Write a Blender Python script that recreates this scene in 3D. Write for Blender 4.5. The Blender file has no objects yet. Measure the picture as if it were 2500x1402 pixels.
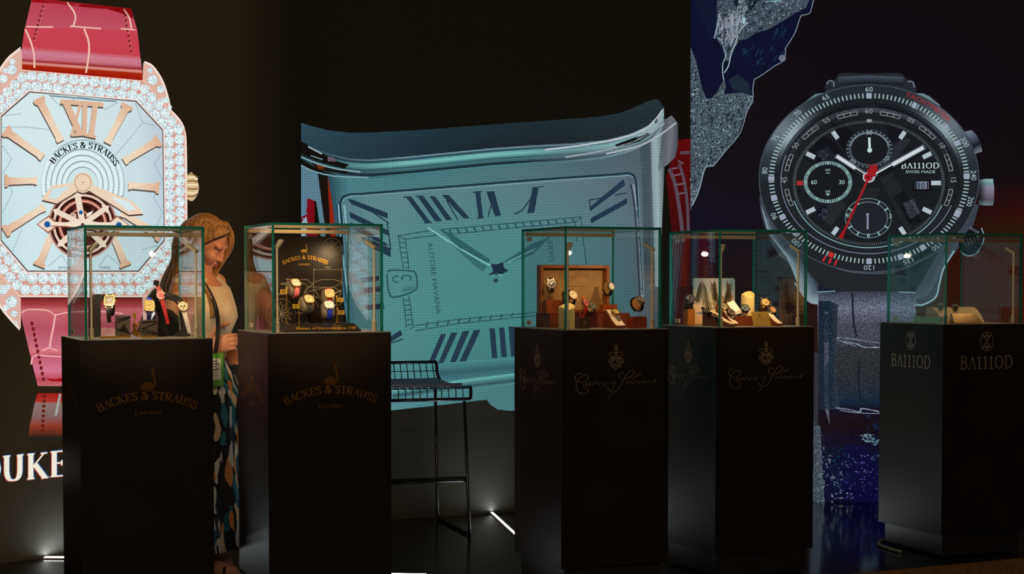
import bpy, bmesh, math, random
from math import sin, cos, tan, pi, radians, sqrt, atan2, hypot
from mathutils import Vector, Matrix
from mathutils.geometry import tessellate_polygon

# ------------------------------------------------------------------ scene, camera, light
S = bpy.context.scene
W0, H0, F, HOR, CAMZ, PITCH = 2500, 1402, 4000.0, 690.0, 1.30, radians(2.4)
V0 = HOR + F * tan(PITCH)
cd = bpy.data.cameras.new('camera')
cd.sensor_width = 36.0
cd.lens = 36.0 * F / W0
cd.shift_y = (V0 - H0 / 2) / W0
cd.clip_end = 200
cam = bpy.data.objects.new('camera', cd)
S.collection.objects.link(cam)
cam.location = (0, 0, CAMZ)
cam.rotation_euler = (pi / 2 - PITCH, 0, 0)
S.camera = cam
S.view_settings.view_transform = 'Standard'
S.view_settings.look = 'None'
S.view_settings.exposure = 0.0
S.view_settings.gamma = 1.0
S.view_settings.use_curve_mapping = False
S.cycles.transparent_max_bounces = 40
S.cycles.max_bounces = 10
S.cycles.glossy_bounces = 5
S.cycles.sample_clamp_indirect = 4.0
S.cycles.use_denoising = True
wd = bpy.data.worlds.new('world')
S.world = wd
wd.use_nodes = True
wd.node_tree.nodes['Background'].inputs[0].default_value = (1.0, 0.78, 0.55, 1)
wd.node_tree.nodes['Background'].inputs[1].default_value = 0.012

def lamp(name, kind, loc, aim, energy, col, size=0.2, angle=60, blend=0.6, parent=None):
    d = bpy.data.lights.new(name, kind)
    d.energy = energy
    d.color = col
    if kind == 'AREA':
        d.shape = 'DISK'
        d.size = size
    elif kind == 'SPOT':
        d.spot_size = radians(angle)
        d.spot_blend = blend
        d.shadow_soft_size = size
    else:
        d.shadow_soft_size = size
    o = bpy.data.objects.new(name, d)
    S.collection.objects.link(o)
    o.location = loc
    o.rotation_euler = (Vector(aim) - Vector(loc)).to_track_quat('-Z', 'Y').to_euler()
    if parent: o.parent = parent
    return o

WARM = (1.0, 0.66, 0.34)
lamp('hall_light', 'AREA', (0.5, -3.0, 4.5), (0.3, 7, 0.9), 110, (1.0, 0.80, 0.62), 3.0)
lamp('downlight_on_visitor', 'SPOT', (-0.25, 6.15, 2.35), (-1.33, 7.25, 1.28), 85, (1.0, 0.58, 0.25), 0.06, 26, 0.8)

for x_, y_, tx, ty, e_ in ((-2.3, 1.8, -1.47, 6.40, 720), (-1.3, 1.9, -.80, 6.62, 720), (-.1, 2.2, .36, 7.08, 130), (.6, 2.4, 1.12, 7.45, 170), (1.7, 2.8, 2.35, 8.0, 60)):
    lamp('ceiling_spot', 'SPOT', (x_, y_, 3.9), (tx, ty, 1.22), e_, (1.0, .76, .50), .05, 9.5, .8)

# ------------------------------------------------------------------ pixel rays and planes
def ray(u, v):
    a = (u - W0 / 2) / F
    b = -(v - V0) / F
    return Vector((a, cos(PITCH) + b * sin(PITCH), -sin(PITCH) + b * cos(PITCH)))
def at_y(u, v, y):
    d = ray(u, v)
    t = y / d.y
    return Vector((d.x * t, y, CAMZ + d.z * t))
def on_z(u, v, z=0.0):
    d = ray(u, v)
    t = (z - CAMZ) / d.z
    return Vector((d.x * t, d.y * t, z))
def on_wall(u, v, p, n):
    d = ray(u, v)
    t = (p.x * n.x + p.y * n.y) / (d.x * n.x + d.y * n.y)
    return Vector((d.x * t, d.y * t, CAMZ + d.z * t))

# ------------------------------------------------------------------ materials
def s2l(c):
    c = c / 255.0
    return c / 12.92 if c <= 0.04045 else ((c + 0.055) / 1.055) ** 2.4
def lin(c): return (s2l(c[0]), s2l(c[1]), s2l(c[2]), 1.0)
MAT = {}
def pm(name, col, rough=0.5, metal=0.0, var=0.15, scale=40.0, bump=0.0, spec=0.5, stretch=None, col2=None, coat=0.0):
    """principled surface whose colour wanders a little with a noise texture"""
    if name in MAT: return MAT[name]
    m = bpy.data.materials.new(name)
    m.use_nodes = True
    t = m.node_tree
    b = t.nodes['Principled BSDF']
    b.inputs['Roughness'].default_value = rough
    b.inputs['Metallic'].default_value = metal
    b.inputs['Specular IOR Level'].default_value = spec
    b.inputs['Coat Weight'].default_value = coat
    tc = t.nodes.new('ShaderNodeTexCoord')
    n = t.nodes.new('ShaderNodeTexNoise')
    n.inputs['Scale'].default_value = scale
    n.inputs['Detail'].default_value = 4
    if stretch:
        mp = t.nodes.new('ShaderNodeMapping')
        mp.inputs['Scale'].default_value = stretch
        t.links.new(tc.outputs['Object'], mp.inputs[0])
        t.links.new(mp.outputs[0], n.inputs['Vector'])
    else:
        t.links.new(tc.outputs['Object'], n.inputs['Vector'])
    r = t.nodes.new('ShaderNodeValToRGB')
    c = lin(col)
    if col2:
        d = lin(col2)
    else:
        d = tuple(min(1, x * (1 + var)) for x in c[:3]) + (1,)
        c = tuple(x * (1 - var) for x in c[:3]) + (1,)
    r.color_ramp.elements[0].position = 0.35
    r.color_ramp.elements[1].position = 0.65
    r.color_ramp.elements[0].color = c
    r.color_ramp.elements[1].color = d
    t.links.new(n.outputs['Fac'], r.inputs[0])
    t.links.new(r.outputs[0], b.inputs['Base Color'])
    if bump:
        bp = t.nodes.new('ShaderNodeBump')
        bp.inputs['Strength'].default_value = bump
        bp.inputs['Distance'].default_value = 0.002
        t.links.new(n.outputs['Fac'], bp.inputs['Height'])
        t.links.new(bp.outputs[0], b.inputs['Normal'])
    MAT[name] = m
    return m
def em(name, col, strength):
    if name in MAT: return MAT[name]
    m = bpy.data.materials.new(name)
    m.use_nodes = True
    t = m.node_tree
    t.nodes.remove(t.nodes['Principled BSDF'])
    e = t.nodes.new('ShaderNodeEmission')
    e.inputs[0].default_value = col
    e.inputs[1].default_value = strength
    t.links.new(e.outputs[0], t.nodes['Material Output'].inputs[0])
    MAT[name] = m
    return m
def glass_mat(name, tint, ior=1.5, extra=0.0):
    """clear pane: Fresnel mirror over straight-through transmission"""
    m = bpy.data.materials.new(name)
    m.use_nodes = True
    t = m.node_tree
    t.nodes.remove(t.nodes['Principled BSDF'])
    tr = t.nodes.new('ShaderNodeBsdfTransparent')
    tr.inputs[0].default_value = tint
    gl = t.nodes.new('ShaderNodeBsdfGlossy')
    gl.inputs['Roughness'].default_value = 0.0
    geo = t.nodes.new('ShaderNodeNewGeometry')
    mr = t.nodes.new('ShaderNodeMapRange')
    mr.inputs[3].default_value = ior
    mr.inputs[4].default_value = 1.0 / ior
    t.links.new(geo.outputs['Backfacing'], mr.inputs[0])
    fr = t.nodes.new('ShaderNodeFresnel')
    t.links.new(mr.outputs[0], fr.inputs[0])
    mx = t.nodes.new('ShaderNodeMixShader')
    t.links.new(fr.outputs[0], mx.inputs[0])
    t.links.new(tr.outputs[0], mx.inputs[1])
    t.links.new(gl.outputs[0], mx.inputs[2])
    t.links.new(mx.outputs[0], t.nodes['Material Output'].inputs[0])
    MAT[name] = m
    return m
def edge_mat(name):
    """ground pane edge: green, lets light of the pane out"""
    m = bpy.data.materials.new(name)
    m.use_nodes = True
    t = m.node_tree
    t.nodes.remove(t.nodes['Principled BSDF'])
    tl = t.nodes.new('ShaderNodeBsdfTranslucent')
    tl.inputs[0].default_value = (0.05, 0.62, 0.42, 1)
    df = t.nodes.new('ShaderNodeBsdfDiffuse')
    df.inputs[0].default_value = (0.01, 0.20, 0.13, 1)
    gl = t.nodes.new('ShaderNodeBsdfGlossy')
    gl.inputs[0].default_value = (0.5, 0.8, 0.7, 1)
    gl.inputs['Roughness'].default_value = 0.25
    m1 = t.nodes.new('ShaderNodeMixShader')
    m1.inputs[0].default_value = 0.35
    m2 = t.nodes.new('ShaderNodeMixShader')
    m2.inputs[0].default_value = 0.06
    t.links.new(tl.outputs[0], m1.inputs[1])
    t.links.new(df.outputs[0], m1.inputs[2])
    t.links.new(m1.outputs[0], m2.inputs[1])
    t.links.new(gl.outputs[0], m2.inputs[2])
    t.links.new(m2.outputs[0], t.nodes['Material Output'].inputs[0])
    MAT[name] = m
    return m

# ------------------------------------------------------------------ objects
def tag(o, label=None, cat=None, group=None, kind=None):
    if label: o['label'] = label
    if cat: o['category'] = cat
    if group: o['group'] = group
    if kind: o['kind'] = kind
    return o
def thing(name, label, cat, loc=(0, 0, 0), rot=None, group=None):
    o = bpy.data.objects.new(name, None)
    o.empty_display_size = 0.05
    S.collection.objects.link(o)
    if isinstance(rot, Matrix):
        o.matrix_world = Matrix.Translation(Vector(loc)) @ rot.to_4x4()
    else:
        o.location = loc
        if rot is not None: o.rotation_euler = rot if hasattr(rot, '__len__') else (0, 0, rot)
    return tag(o, label, cat, group)

def smooth(pts, n=6, closed=False):
    """Catmull-Rom through points (2-D or 3-D tuples)"""
    P = [tuple(p) for p in pts]
    k = len(P)
    if k < 3: return P
    out = []
    rng = range(k if closed else k - 1)
    for i in rng:
        p0 = P[(i - 1) % k] if closed or i > 0 else P[0]
        p1 = P[i]
        p2 = P[(i + 1) % k]
        p3 = P[(i + 2) % k] if closed or i + 2 < k else P[-1]
        for j in range(n):
            t = j / n
            out.append(tuple(0.5 * ((2 * b) + (c - a) * t + (2 * a - 5 * b + 4 * c - d) * t * t + (3 * b - a - 3 * c + d) * t ** 3)
                             for a, b, c, d in zip(p0, p1, p2, p3)))
    if not closed: out.append(P[-1])
    return out
def arc(cx, cy, rx, ry, a0, a1, n=24):
    return [(cx + rx * cos(radians(a0 + (a1 - a0) * i / n)), cy + ry * sin(radians(a0 + (a1 - a0) * i / n))) for i in range(n + 1)]

class MB:
    """collects shapes and links them as ONE mesh object"""
    def __init__(s): s.v = []; s.f = []; s.mi = []; s.cur = 0
    def face(s, idx): s.f.append(tuple(idx)); s.mi.append(s.cur)
    def add(s, vs, fs):
        o = len(s.v)
        s.v += [tuple(x) for x in vs]
        for f in fs: s.face([o + i for i in f])
        return s
    def box(s, c, size, rot=None, bev=0.0):
        x, y, z = size[0] / 2, size[1] / 2, size[2] / 2
        if bev:
            bm = bmesh.new()
            bmesh.ops.create_cube(bm, size=1.0)
            for v in bm.verts: v.co = Vector((v.co.x * size[0], v.co.y * size[1], v.co.z * size[2]))
            bmesh.ops.bevel(bm, geom=bm.edges[:], offset=bev, segments=2, affect='EDGES')
            vs = [v.co.copy() for v in bm.verts]
            fs = [[v.index for v in f.verts] for f in bm.faces]
            bm.free()
        else:
            vs = [Vector((sx * x, sy * y, sz * z)) for sz in (-1, 1) for sy in (-1, 1) for sx in (-1, 1)]
            fs = [(0, 2, 3, 1), (4, 5, 7, 6), (0, 1, 5, 4), (2, 6, 7, 3), (0, 4, 6, 2), (1, 3, 7, 5)]
        if rot is not None: vs = [rot @ v for v in vs]
        c = Vector(c)
        return s.add([v + c for v in vs], fs)
    def loft(s, rings, closed=True, cap0=True, cap1=True):
        o = len(s.v)
        n = len(rings[0])
        for r in rings: s.v += [tuple(p) for p in r]
        m = n if closed else n - 1
        for i in range(len(rings) - 1):
            for j in range(m):
                k = (j + 1) % n
                s.face((o + i * n + j, o + i * n + k, o + (i + 1) * n + k, o + (i + 1) * n + j))
        if closed and cap0: s.face([o + j for j in range(n - 1, -1, -1)])
        if closed and cap1: s.face([o + (len(rings) - 1) * n + j for j in range(n)])
        return s
    def tube(s, path, r, n=10, closed=False, flat=None):
        P = [Vector(p) for p in path]
        k = len(P)
        R = r if hasattr(r, '__len__') else [r] * k
        rings = []
        prev = None
        for i in range(k):
            if closed: d = P[(i + 1) % k] - P[(i - 1) % k]
            else: d = P[min(i + 1, k - 1)] - P[max(i - 1, 0)]
            d.normalize()
            if prev is None:
                a = Vector((0, 0, 1)) if abs(d.z) < 0.9 else Vector((1, 0, 0))
                prev = (a - d * a.dot(d)).normalized()
            else:
                prev = (prev - d * prev.dot(d))
                prev.normalize()
            b = d.cross(prev)
            fx = flat or 1.0
            rings.append([P[i] + prev * (R[i] * cos(2 * pi * j / n)) + b * (R[i] * fx * sin(2 * pi * j / n)) for j in range(n)])
        if closed:
            rings.append(rings[0])
            return s.loft(rings, True, False, False)
        return s.loft(rings)
    def cyl(s, p0, p1, r, n=20, r1=None):
        return s.tube([p0, p1], [r, r if r1 is None else r1], n)
    def lathe(s, prof, n=32, c=(0, 0, 0), ax=(1, 1)):
        """profile (r, z) turned about z"""
        rings = [[(c[0] + max(r, 1e-5) * ax[0] * cos(2 * pi * j / n), c[1] + max(r, 1e-5) * ax[1] * sin(2 * pi * j / n), c[2] + z) for j in range(n)] for r, z in prof]
        return s.loft(rings)
    def prism(s, pts, y0, y1):
        """outline in x,z pushed from y0 to y1"""
        n = len(pts)
        o = len(s.v)
        s.v += [(p[0], y0, p[1]) for p in pts] + [(p[0], y1, p[1]) for p in pts]
        for j in range(n):
            k = (j + 1) % n
            s.face((o + j, o + k, o + n + k, o + n + j))
        tri = tessellate_polygon([[Vector((p[0], p[1], 0)) for p in pts]])
        for t in tri:
            s.face([o + i for i in t])
            s.face([o + n + i for i in reversed(t)])
        return s
    def blob(s, c, r, nu=16, nv=10, rot=None):
        vs = []; fs = []
        for i in range(nv + 1):
            th = pi * i / nv
            for j in range(nu):
                ph = 2 * pi * j / nu
                p = Vector((r[0] * sin(th) * cos(ph), r[1] * sin(th) * sin(ph), r[2] * cos(th)))
                if rot is not None: p = rot @ p
                vs.append(Vector(c) + p)
        for i in range(nv):
            for j in range(nu):
                k = (j + 1) % nu
                fs.append((i * nu + j, (i + 1) * nu + j, (i + 1) * nu + k, i * nu + k))
        return s.add(vs, fs)
    def mesh(s, name, sm=False, mats=()):
        me = bpy.data.meshes.new(name)
        me.from_pydata(s.v, [], s.f)
        for m in mats: me.materials.append(m)
        bm = bmesh.new()
        bm.from_mesh(me)
        bm.faces.ensure_lookup_table()
        for i, f in enumerate(bm.faces): f.material_index = s.mi[i] if len(mats) > 1 else 0
        bmesh.ops.remove_doubles(bm, verts=bm.verts[:], dist=1e-6)
        bmesh.ops.recalc_face_normals(bm, faces=bm.faces[:])
        bm.to_mesh(me)
        bm.free()
        if sm is True:
            for p in me.polygons: p.use_smooth = True
        elif sm:
            for p in me.polygons: p.use_smooth = True
            try: me.set_sharp_from_angle(angle=radians(sm))
            except Exception: pass
        return me
    def build(s, name, mat, parent=None, sm=False, label=None, loc=None, rot=None):
        mats = mat if isinstance(mat, (list, tuple)) else [mat]
        o = bpy.data.objects.new(name, s.mesh(name, sm, mats))
        S.collection.objects.link(o)
        if parent: o.parent = parent
        if label: o['label'] = label
        if loc is not None: o.location = loc
        if rot is not None: o.rotation_euler = rot if hasattr(rot, '__len__') else (0, 0, rot)
        return o

# ------------------------------------------------------------------ flat drawing (prints, screens, lettering)
def pen(pts, thick, thin=None, k=1.0):
    """ribbon polygons of a stroke; a broad-nib pen when thin is given"""
    P = [Vector((p[0], p[1])) for p in pts]
    P = [p for i, p in enumerate(P) if i == 0 or (p - P[i - 1]).length > 1e-9]
    n = len(P)
    if n < 2: return [], []
    L = []; R = []
    for i in range(n):
        d0 = (P[i] - P[i - 1]).normalized() if i else (P[1] - P[0]).normalized()
        d1 = (P[i + 1] - P[i]).normalized() if i < n - 1 else d0
        d = d0 + d1
        if d.length < 1e-6: d = d0
        d.normalize()
        w = thick if thin is None else thin + (thick - thin) * abs(d.y) ** 1.3
        nn = Vector((-d.y, d.x))
        m = max(0.45, nn.dot(Vector((-d0.y, d0.x))))
        h = nn * (w * 0.5 / m)
        L.append(P[i] + h); R.append(P[i] - h)
    vs = [tuple(x) for x in L] + [tuple(x) for x in R]
    fs = [(i, i + 1, n + i + 1, n + i) for i in range(n - 1)]
    return vs, fs

# serif capitals: strokes 'pts' (h = hairline forced, c = curved), unit cap height, y up
_G = {
 'B': (.74, [('', [(.16, 0), (.16, 1)]), ('c', [(.16, 1), (.40, 1), (.56, .93), (.60, .78), (.54, .62), (.36, .54), (.16, .54)]), ('c', [(.34, .54), (.58, .47), (.68, .30), (.64, .11), (.46, 0), (.16, 0)]), ('h', [(.02, 1), (.2, 1)]), ('h', [(.02, 0), (.2, 0)])]),
 'A': (.80, [('h', [(.10, 0), (.42, 1)]), ('T', [(.40, 1), (.74, 0)]), ('h', [(.22, .36), (.62, .36)]), ('h', [(0, 0), (.22, 0)]), ('h', [(.58, 0), (.86, 0)])]),
 '^': (.80, [('h', [(.10, 0), (.42, 1)]), ('T', [(.40, 1), (.74, 0)]), ('h', [(0, 0), (.22, 0)]), ('h', [(.58, 0), (.86, 0)])]),
 'C': (.80, [('c', [(.72, .74), (.64, .92), (.44, 1), (.22, .92), (.08, .70), (.06, .42), (.16, .14), (.38, 0), (.58, .04), (.74, .22)]), ('h', [(.73, .66), (.73, .98)])]),
 'K': (.82, [('', [(.16, 0), (.16, 1)]), ('h', [(.68, 1), (.22, .46)]), ('T', [(.32, .58), (.72, 0)]), ('h', [(.02, 1), (.30, 1)]), ('h', [(.02, 0), (.30, 0)]), ('h', [(.54, 1), (.80, 1)]), ('h', [(.58, 0), (.86, 0)])]),
 'E': (.70, [('', [(.16, 0), (.16, 1)]), ('h', [(.02, 1), (.62, 1)]), ('h', [(.02, 0), (.66, 0)]), ('h', [(.16, .53), (.46, .53)]), ('h', [(.61, 1), (.61, .78)]), ('h', [(.65, 0), (.65, .24)]), ('h', [(.46, .64), (.46, .42)])]),
 'S': (.62, [('c', [(.52, .78), (.46, .94), (.30, 1), (.12, .93), (.09, .76), (.22, .60), (.40, .48), (.53, .34), (.53, .14), (.36, .0), (.16, .04), (.06, .24)]), ('h', [(.52, .72), (.52, .98)]), ('h', [(.07, .02), (.07, .30)])]),
 '&': (.86, [('c', [(.78, .56), (.66, .24), (.44, .02), (.20, .02), (.08, .20), (.16, .42), (.38, .58), (.50, .76), (.46, .94), (.32, .98), (.22, .86), (.26, .66), (.46, .36), (.64, .10), (.84, .02)])]),
 'T': (.72, [('', [(.36, 0), (.36, 1)]), ('h', [(.04, 1), (.68, 1)]), ('h', [(.05, 1), (.05, .76)]), ('h', [(.67, 1), (.67, .76)]), ('h', [(.22, 0), (.50, 0)])]),
 'R': (.80, [('', [(.16, 0), (.16, 1)]), ('c', [(.16, 1), (.42, 1), (.58, .92), (.62, .76), (.54, .58), (.36, .50), (.16, .50)]), ('T', [(.36, .50), (.70, 0)]), ('h', [(.02, 1), (.2, 1)]), ('h', [(.02, 0), (.30, 0)]), ('h', [(.60, 0), (.82, 0)])]),
 'U': (.84, [('c', [(.16, 1), (.16, .60), (.17, .28), (.26, .06), (.44, 0), (.60, .08), (.67, .28), (.68, .60), (.68, 1)]), ('h', [(.02, 1), (.30, 1)]), ('h', [(.56, 1), (.82, 1)])]),
 '1': (.50, [('', [(.25, 0), (.25, 1)]), ('h', [(.06, .84), (.25, 1)]), ('h', [(.06, 0), (.46, 0)])]),
 'O': (.92, [('c', [(.46, 1), (.20, .90), (.08, .62), (.08, .38), (.20, .10), (.46, 0), (.72, .10), (.84, .38), (.84, .62), (.72, .90), (.46, 1)])]),
 'D': (.88, [('', [(.16, 0), (.16, 1)]), ('c', [(.16, 1), (.46, 1), (.70, .86), (.80, .60), (.79, .36), (.68, .13), (.44, 0), (.16, 0)]), ('h', [(.02, 1), (.2, 1)]), ('h', [(.02, 0), (.2, 0)])]),
 ' ': (.34, []),
}
def serif(text, thick=.17, thin=.055, space=.06):
    """-> verts, faces, width; unit cap height"""
    vs = []; fs = []; x = 0
    for ch in text:
        adv, st = _G[ch]
        for kind, pts in st:
            p = smooth(pts, 5) if kind == 'c' else pts
            a, b = pen(p, thin if kind == 'h' else thick, thin if kind in ('', 'c') else None)
            o = len(vs)
            vs += [(q[0] + x, q[1]) for q in a]
            fs += [tuple(o + i for i in f) for f in b]
        x += adv + space
    return vs, fs, x - space
_fc = {}
def sans(text, shear=0.0, bold=0.0):
    """-> verts, faces, width; unit cap height, from the built-in face"""
    k = (text, shear, bold)
    if k not in _fc:
        c = bpy.data.curves.new('t', 'FONT')
        c.body = text
        c.fill_mode = 'FRONT'
        c.resolution_u = 3
        c.offset = bold
        o = bpy.data.objects.new('t', c)
        S.collection.objects.link(o)
        dg = bpy.context.evaluated_depsgraph_get()
        me = o.evaluated_get(dg).to_mesh()
        vs = [(v.co.x / .73 + shear * v.co.y / .73, v.co.y / .73) for v in me.vertices]
        fs = [tuple(p.vertices) for p in me.polygons]
        o.evaluated_get(dg).to_mesh_clear()
        bpy.data.objects.remove(o)
        bpy.data.curves.remove(c)
        xs = [v[0] for v in vs] or [0]
        x0 = min(xs)
        _fc[k] = ([(v[0] - x0, v[1]) for v in vs], fs, max(xs) - x0)
    return _fc[k]

class Cv:
    """flat picture in its own 2-D coordinates; every call may lie on a higher layer"""
    def __init__(s): s.v = []; s.f = []; s.c = []; s.z = 0
    def up(s, n=1): s.z += n; return s
    def raw(s, vs, fs, col, sp=0.0):
        o = len(s.v)
        for i, p in enumerate(vs):
            s.v.append((p[0], p[1], s.z))
            c = col(p[0], p[1]) if callable(col) else (col[i] if isinstance(col, list) else col)
            s.c.append((c[0], c[1], c[2], sp))
        s.f += [tuple(o + i for i in f) for f in fs]
    def poly(s, pts, col, sp=0.0):
        tri = tessellate_polygon([[Vector((p[0], p[1], 0)) for p in pts]])
        s.raw(pts, tri, col, sp)
    def line(s, pts, w, col, sp=0.0, thin=None):
        a, b = pen(pts, w, thin)
        s.raw(a, b, col, sp)
    def curve(s, pts, w, col, sp=0.0, n=6, thin=None): s.line(smooth(pts, n), w, col, sp, thin)
    def ell(s, cx, cy, rx, ry, col, n=28, sp=0.0, rot=0.0):
        pts = []
        for i in range(n):
            a = 2 * pi * i / n
            x, y = rx * cos(a), ry * sin(a)
            pts.append((cx + x * cos(rot) - y * sin(rot), cy + x * sin(rot) + y * cos(rot)))
        s.raw(pts + [(cx, cy)], [(i, (i + 1) % n, n) for i in range(n)], col, sp)
    def ring(s, cx, cy, r0, r1, col, n=72, a0=0, a1=360, c0=None, sp=0.0):
        """r0, r1 = (rx, ry) inner / outer; col may be a function of the angle in degrees; c0 = inner centre"""
        ix, iy = c0 or (cx, cy)
        vs = []; cs = []
        for i in range(n + 1):
            d = a0 + (a1 - a0) * i / n
            a = radians(d)
            k = col(d) if callable(col) else col
            vs += [(ix + r0[0] * cos(a), iy + r0[1] * sin(a)), (cx + r1[0] * cos(a), cy + r1[1] * sin(a))]
            cs += [k, k]
        s.raw(vs, [(2 * i, 2 * i + 1, 2 * i + 3, 2 * i + 2) for i in range(n)], cs, sp)
    def loft(s, rows, cols, n=24, sp=0.0):
        """rows of points joined by bands whose colours blend"""
        def res(r):
            if len(r) == n + 1: return r
            L = [0]
            for a, b in zip(r, r[1:]): L.append(L[-1] + hypot(b[0] - a[0], b[1] - a[1]))
            out = []; j = 0
            for i in range(n + 1):
                t = L[-1] * i / n
                while j < len(r) - 2 and L[j + 1] < t: j += 1
                k = (t - L[j]) / max(1e-9, L[j + 1] - L[j])
                out.append((r[j][0] + (r[j + 1][0] - r[j][0]) * k, r[j][1] + (r[j + 1][1] - r[j][1]) * k))
            return out
        vs = []; cs = []
        for r, c in zip(rows, cols):
            vs += res(r)
            if isinstance(c, list):
                for i in range(n + 1):
                    t = i / n * (len(c) - 1)
                    k = min(int(t), len(c) - 2)
                    cs.append(tuple(c[k][q] + (c[k + 1][q] - c[k][q]) * (t - k) for q in range(3)))
            else: cs += [c] * (n + 1)
        m = n + 1
        s.raw(vs, [(i * m + j, i * m + j + 1, (i + 1) * m + j + 1, (i + 1) * m + j) for i in range(len(rows) - 1) for j in range(n)], cs, sp)
    def text(s, glyphs, x, y, h, col, ang=0.0, w=None, mid=True, flip=True, sp=0.0):
        """glyphs = serif()/sans(); (x, y) baseline start or centre; y grows downwards when flip"""
        vs, fs, wd = glyphs
        kx = (w / wd) if w else h
        o = wd * kx / 2 if mid else 0
        a = radians(ang)
        out = []
        for p in vs:
            px, py = p[0] * kx - o, p[1] * h * (-1 if flip else 1)
            out.append((x + px * cos(a) - py * sin(a), y + px * sin(a) + py * cos(a)))
        s.raw(out, fs, col, sp)
    def arctext(s, glyphs, cx, cy, r, a_mid, h, col, w=None, flip=True, ry=None):
        """letters standing on a circle, heads outward; angle in degrees, measured with y as drawn"""
        vs, fs, wd = glyphs
        kx = (w / wd) if w else h
        out = []
        sg = 1 if flip else -1
        for p in vs:
            t = (p[0] - wd / 2) * kx
            a = radians(a_mid) + sg * t / r
            R = r + p[1] * h
            out.append((cx + R * cos(a), cy + R * (ry or 1.0) * sin(a)))
        s.raw(out, fs, col)
    def build(s, name, mp, mat, parent=None, gap=0.00015, matrix=None, color=True):
        me = bpy.data.meshes.new(name)
        me.from_pydata([mp(p[0], p[1], p[2] * gap) for p in s.v], [], s.f)
        if color:
            ca = me.color_attributes.new('Col', 'FLOAT_COLOR', 'POINT')
            flat = []
            for c in s.c: flat += [s2l(max(0, c[0])), s2l(max(0, c[1])), s2l(max(0, c[2])), c[3]]
            ca.data.foreach_set('color', flat)
        me.materials.append(mat)
        o = bpy.data.objects.new(name, me)
        S.collection.objects.link(o)
        if parent: o.parent = parent
        if matrix is not None: o.matrix_local = matrix
        return o
# ------------------------------------------------------------------ setting: floor, walls
CA = Vector((-1.123, 8.725, 0)); CB = Vector((1.055, 9.72, 0))          # the two inner corners of the backdrop
CL = CA + (Vector((-2.288, 7.613, 0)) - CA) * 1.75
CR = CB + (Vector((2.146, 9.647, 0)) - CB) * 2.6
EDGE = (Vector((1.667, 7.32, 0)), Vector((0.9022, 0.4313, 0)))          # front edge of the low stage
def floor_material():
    m = pm('floor_gloss', (15, 13, 10), 0.13, 0, 0.25, 3.0, 0.0, 0.5)
    t = m.node_tree
    b = t.nodes['Principled BSDF']
    tc = t.nodes.new('ShaderNodeTexCoord')
    mp = t.nodes.new('ShaderNodeMapping')
    mp.inputs['Rotation'].default_value = (0, 0, radians(-24.5))
    br = t.nodes.new('ShaderNodeTexBrick')
    br.inputs['Scale'].default_value = 1.0
    br.offset = 0.0
    br.inputs['Brick Width'].default_value = 0.9
    br.inputs['Row Height'].default_value = 0.9
    br.inputs['Mortar Size'].default_value = 0.004
    br.inputs['Color1'].default_value = br.inputs['Color2'].default_value = (1, 1, 1, 1)
    br.inputs['Mortar'].default_value = (0, 0, 0, 1)
    bp = t.nodes.new('ShaderNodeBump')
    bp.inputs['Strength'].default_value = 0.5
    bp.inputs['Distance'].default_value = 0.002
    ns = t.nodes.new('ShaderNodeTexNoise')
    ns.inputs['Scale'].default_value = 9.0
    mr = t.nodes.new('ShaderNodeMapRange')
    mr.inputs[3].default_value = 0.05
    mr.inputs[4].default_value = 0.16
    t.links.new(tc.outputs['Object'], mp.inputs[0])
    t.links.new(mp.outputs[0], br.inputs['Vector'])
    t.links.new(br.outputs['Color'], bp.inputs['Height'])
    t.links.new(bp.outputs[0], b.inputs['Normal'])
    t.links.new(tc.outputs['Object'], ns.inputs['Vector'])
    t.links.new(ns.outputs['Fac'], mr.inputs[0])
    t.links.new(mr.outputs[0], b.inputs['Roughness'])
    return m
m = MB()
e0 = EDGE[0] - EDGE[1] * 6; e1 = EDGE[0] + EDGE[1] * 4
back = Vector((-EDGE[1].y, EDGE[1].x, 0)) * 6
plan = [e0, e1, e1 + back, e0 + back]
m.loft([[(p.x, p.y, -0.2) for p in plan], [(p.x, p.y, 0.0) for p in plan]])
tag(m.build('floor', floor_material()), kind='structure')
m = MB()
m.box((0, 6, -0.25), (16, 14, 0.1))
tag(m.build('ground', pm('hall_carpet', (30, 22, 14), 0.9, 0, 0.3, 60)), kind='structure')
m = MB()
q = Vector((EDGE[1].y, -EDGE[1].x, 0)) * 0.012
m.loft([[(p.x, p.y, z) for p, z in ((e0, -0.2), (e0, 0.004), (e0 + q, 0.002), (e0 + q, -0.2))],
        [(p.x, p.y, z) for p, z in ((e1, -0.2), (e1, 0.004), (e1 + q, 0.002), (e1 + q, -0.2))]])
tag(m.build('trim_1', pm('edge_trim', (150, 108, 60), 0.45, 0.1, 0.2, 20)), kind='structure')
def wall(name, a, b):
    d = (b - a).normalized()
    n = Vector((-d.y, d.x, 0))
    p = [a + n * 0.10, b + n * 0.10, b + n * 0.2, a + n * 0.2]
    m = MB()
    m.loft([[(x.x, x.y, -0.2) for x in p], [(x.x, x.y, 3.6) for x in p]])
    return tag(m.build(name, pm('wall_black', (16, 14, 11), 0.8, 0, 0.2, 8)), kind='structure')
wall('wall_left', CL, CA)
wall('wall_back', CA, CB)
wall('wall_right', CB, CR)

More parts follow.
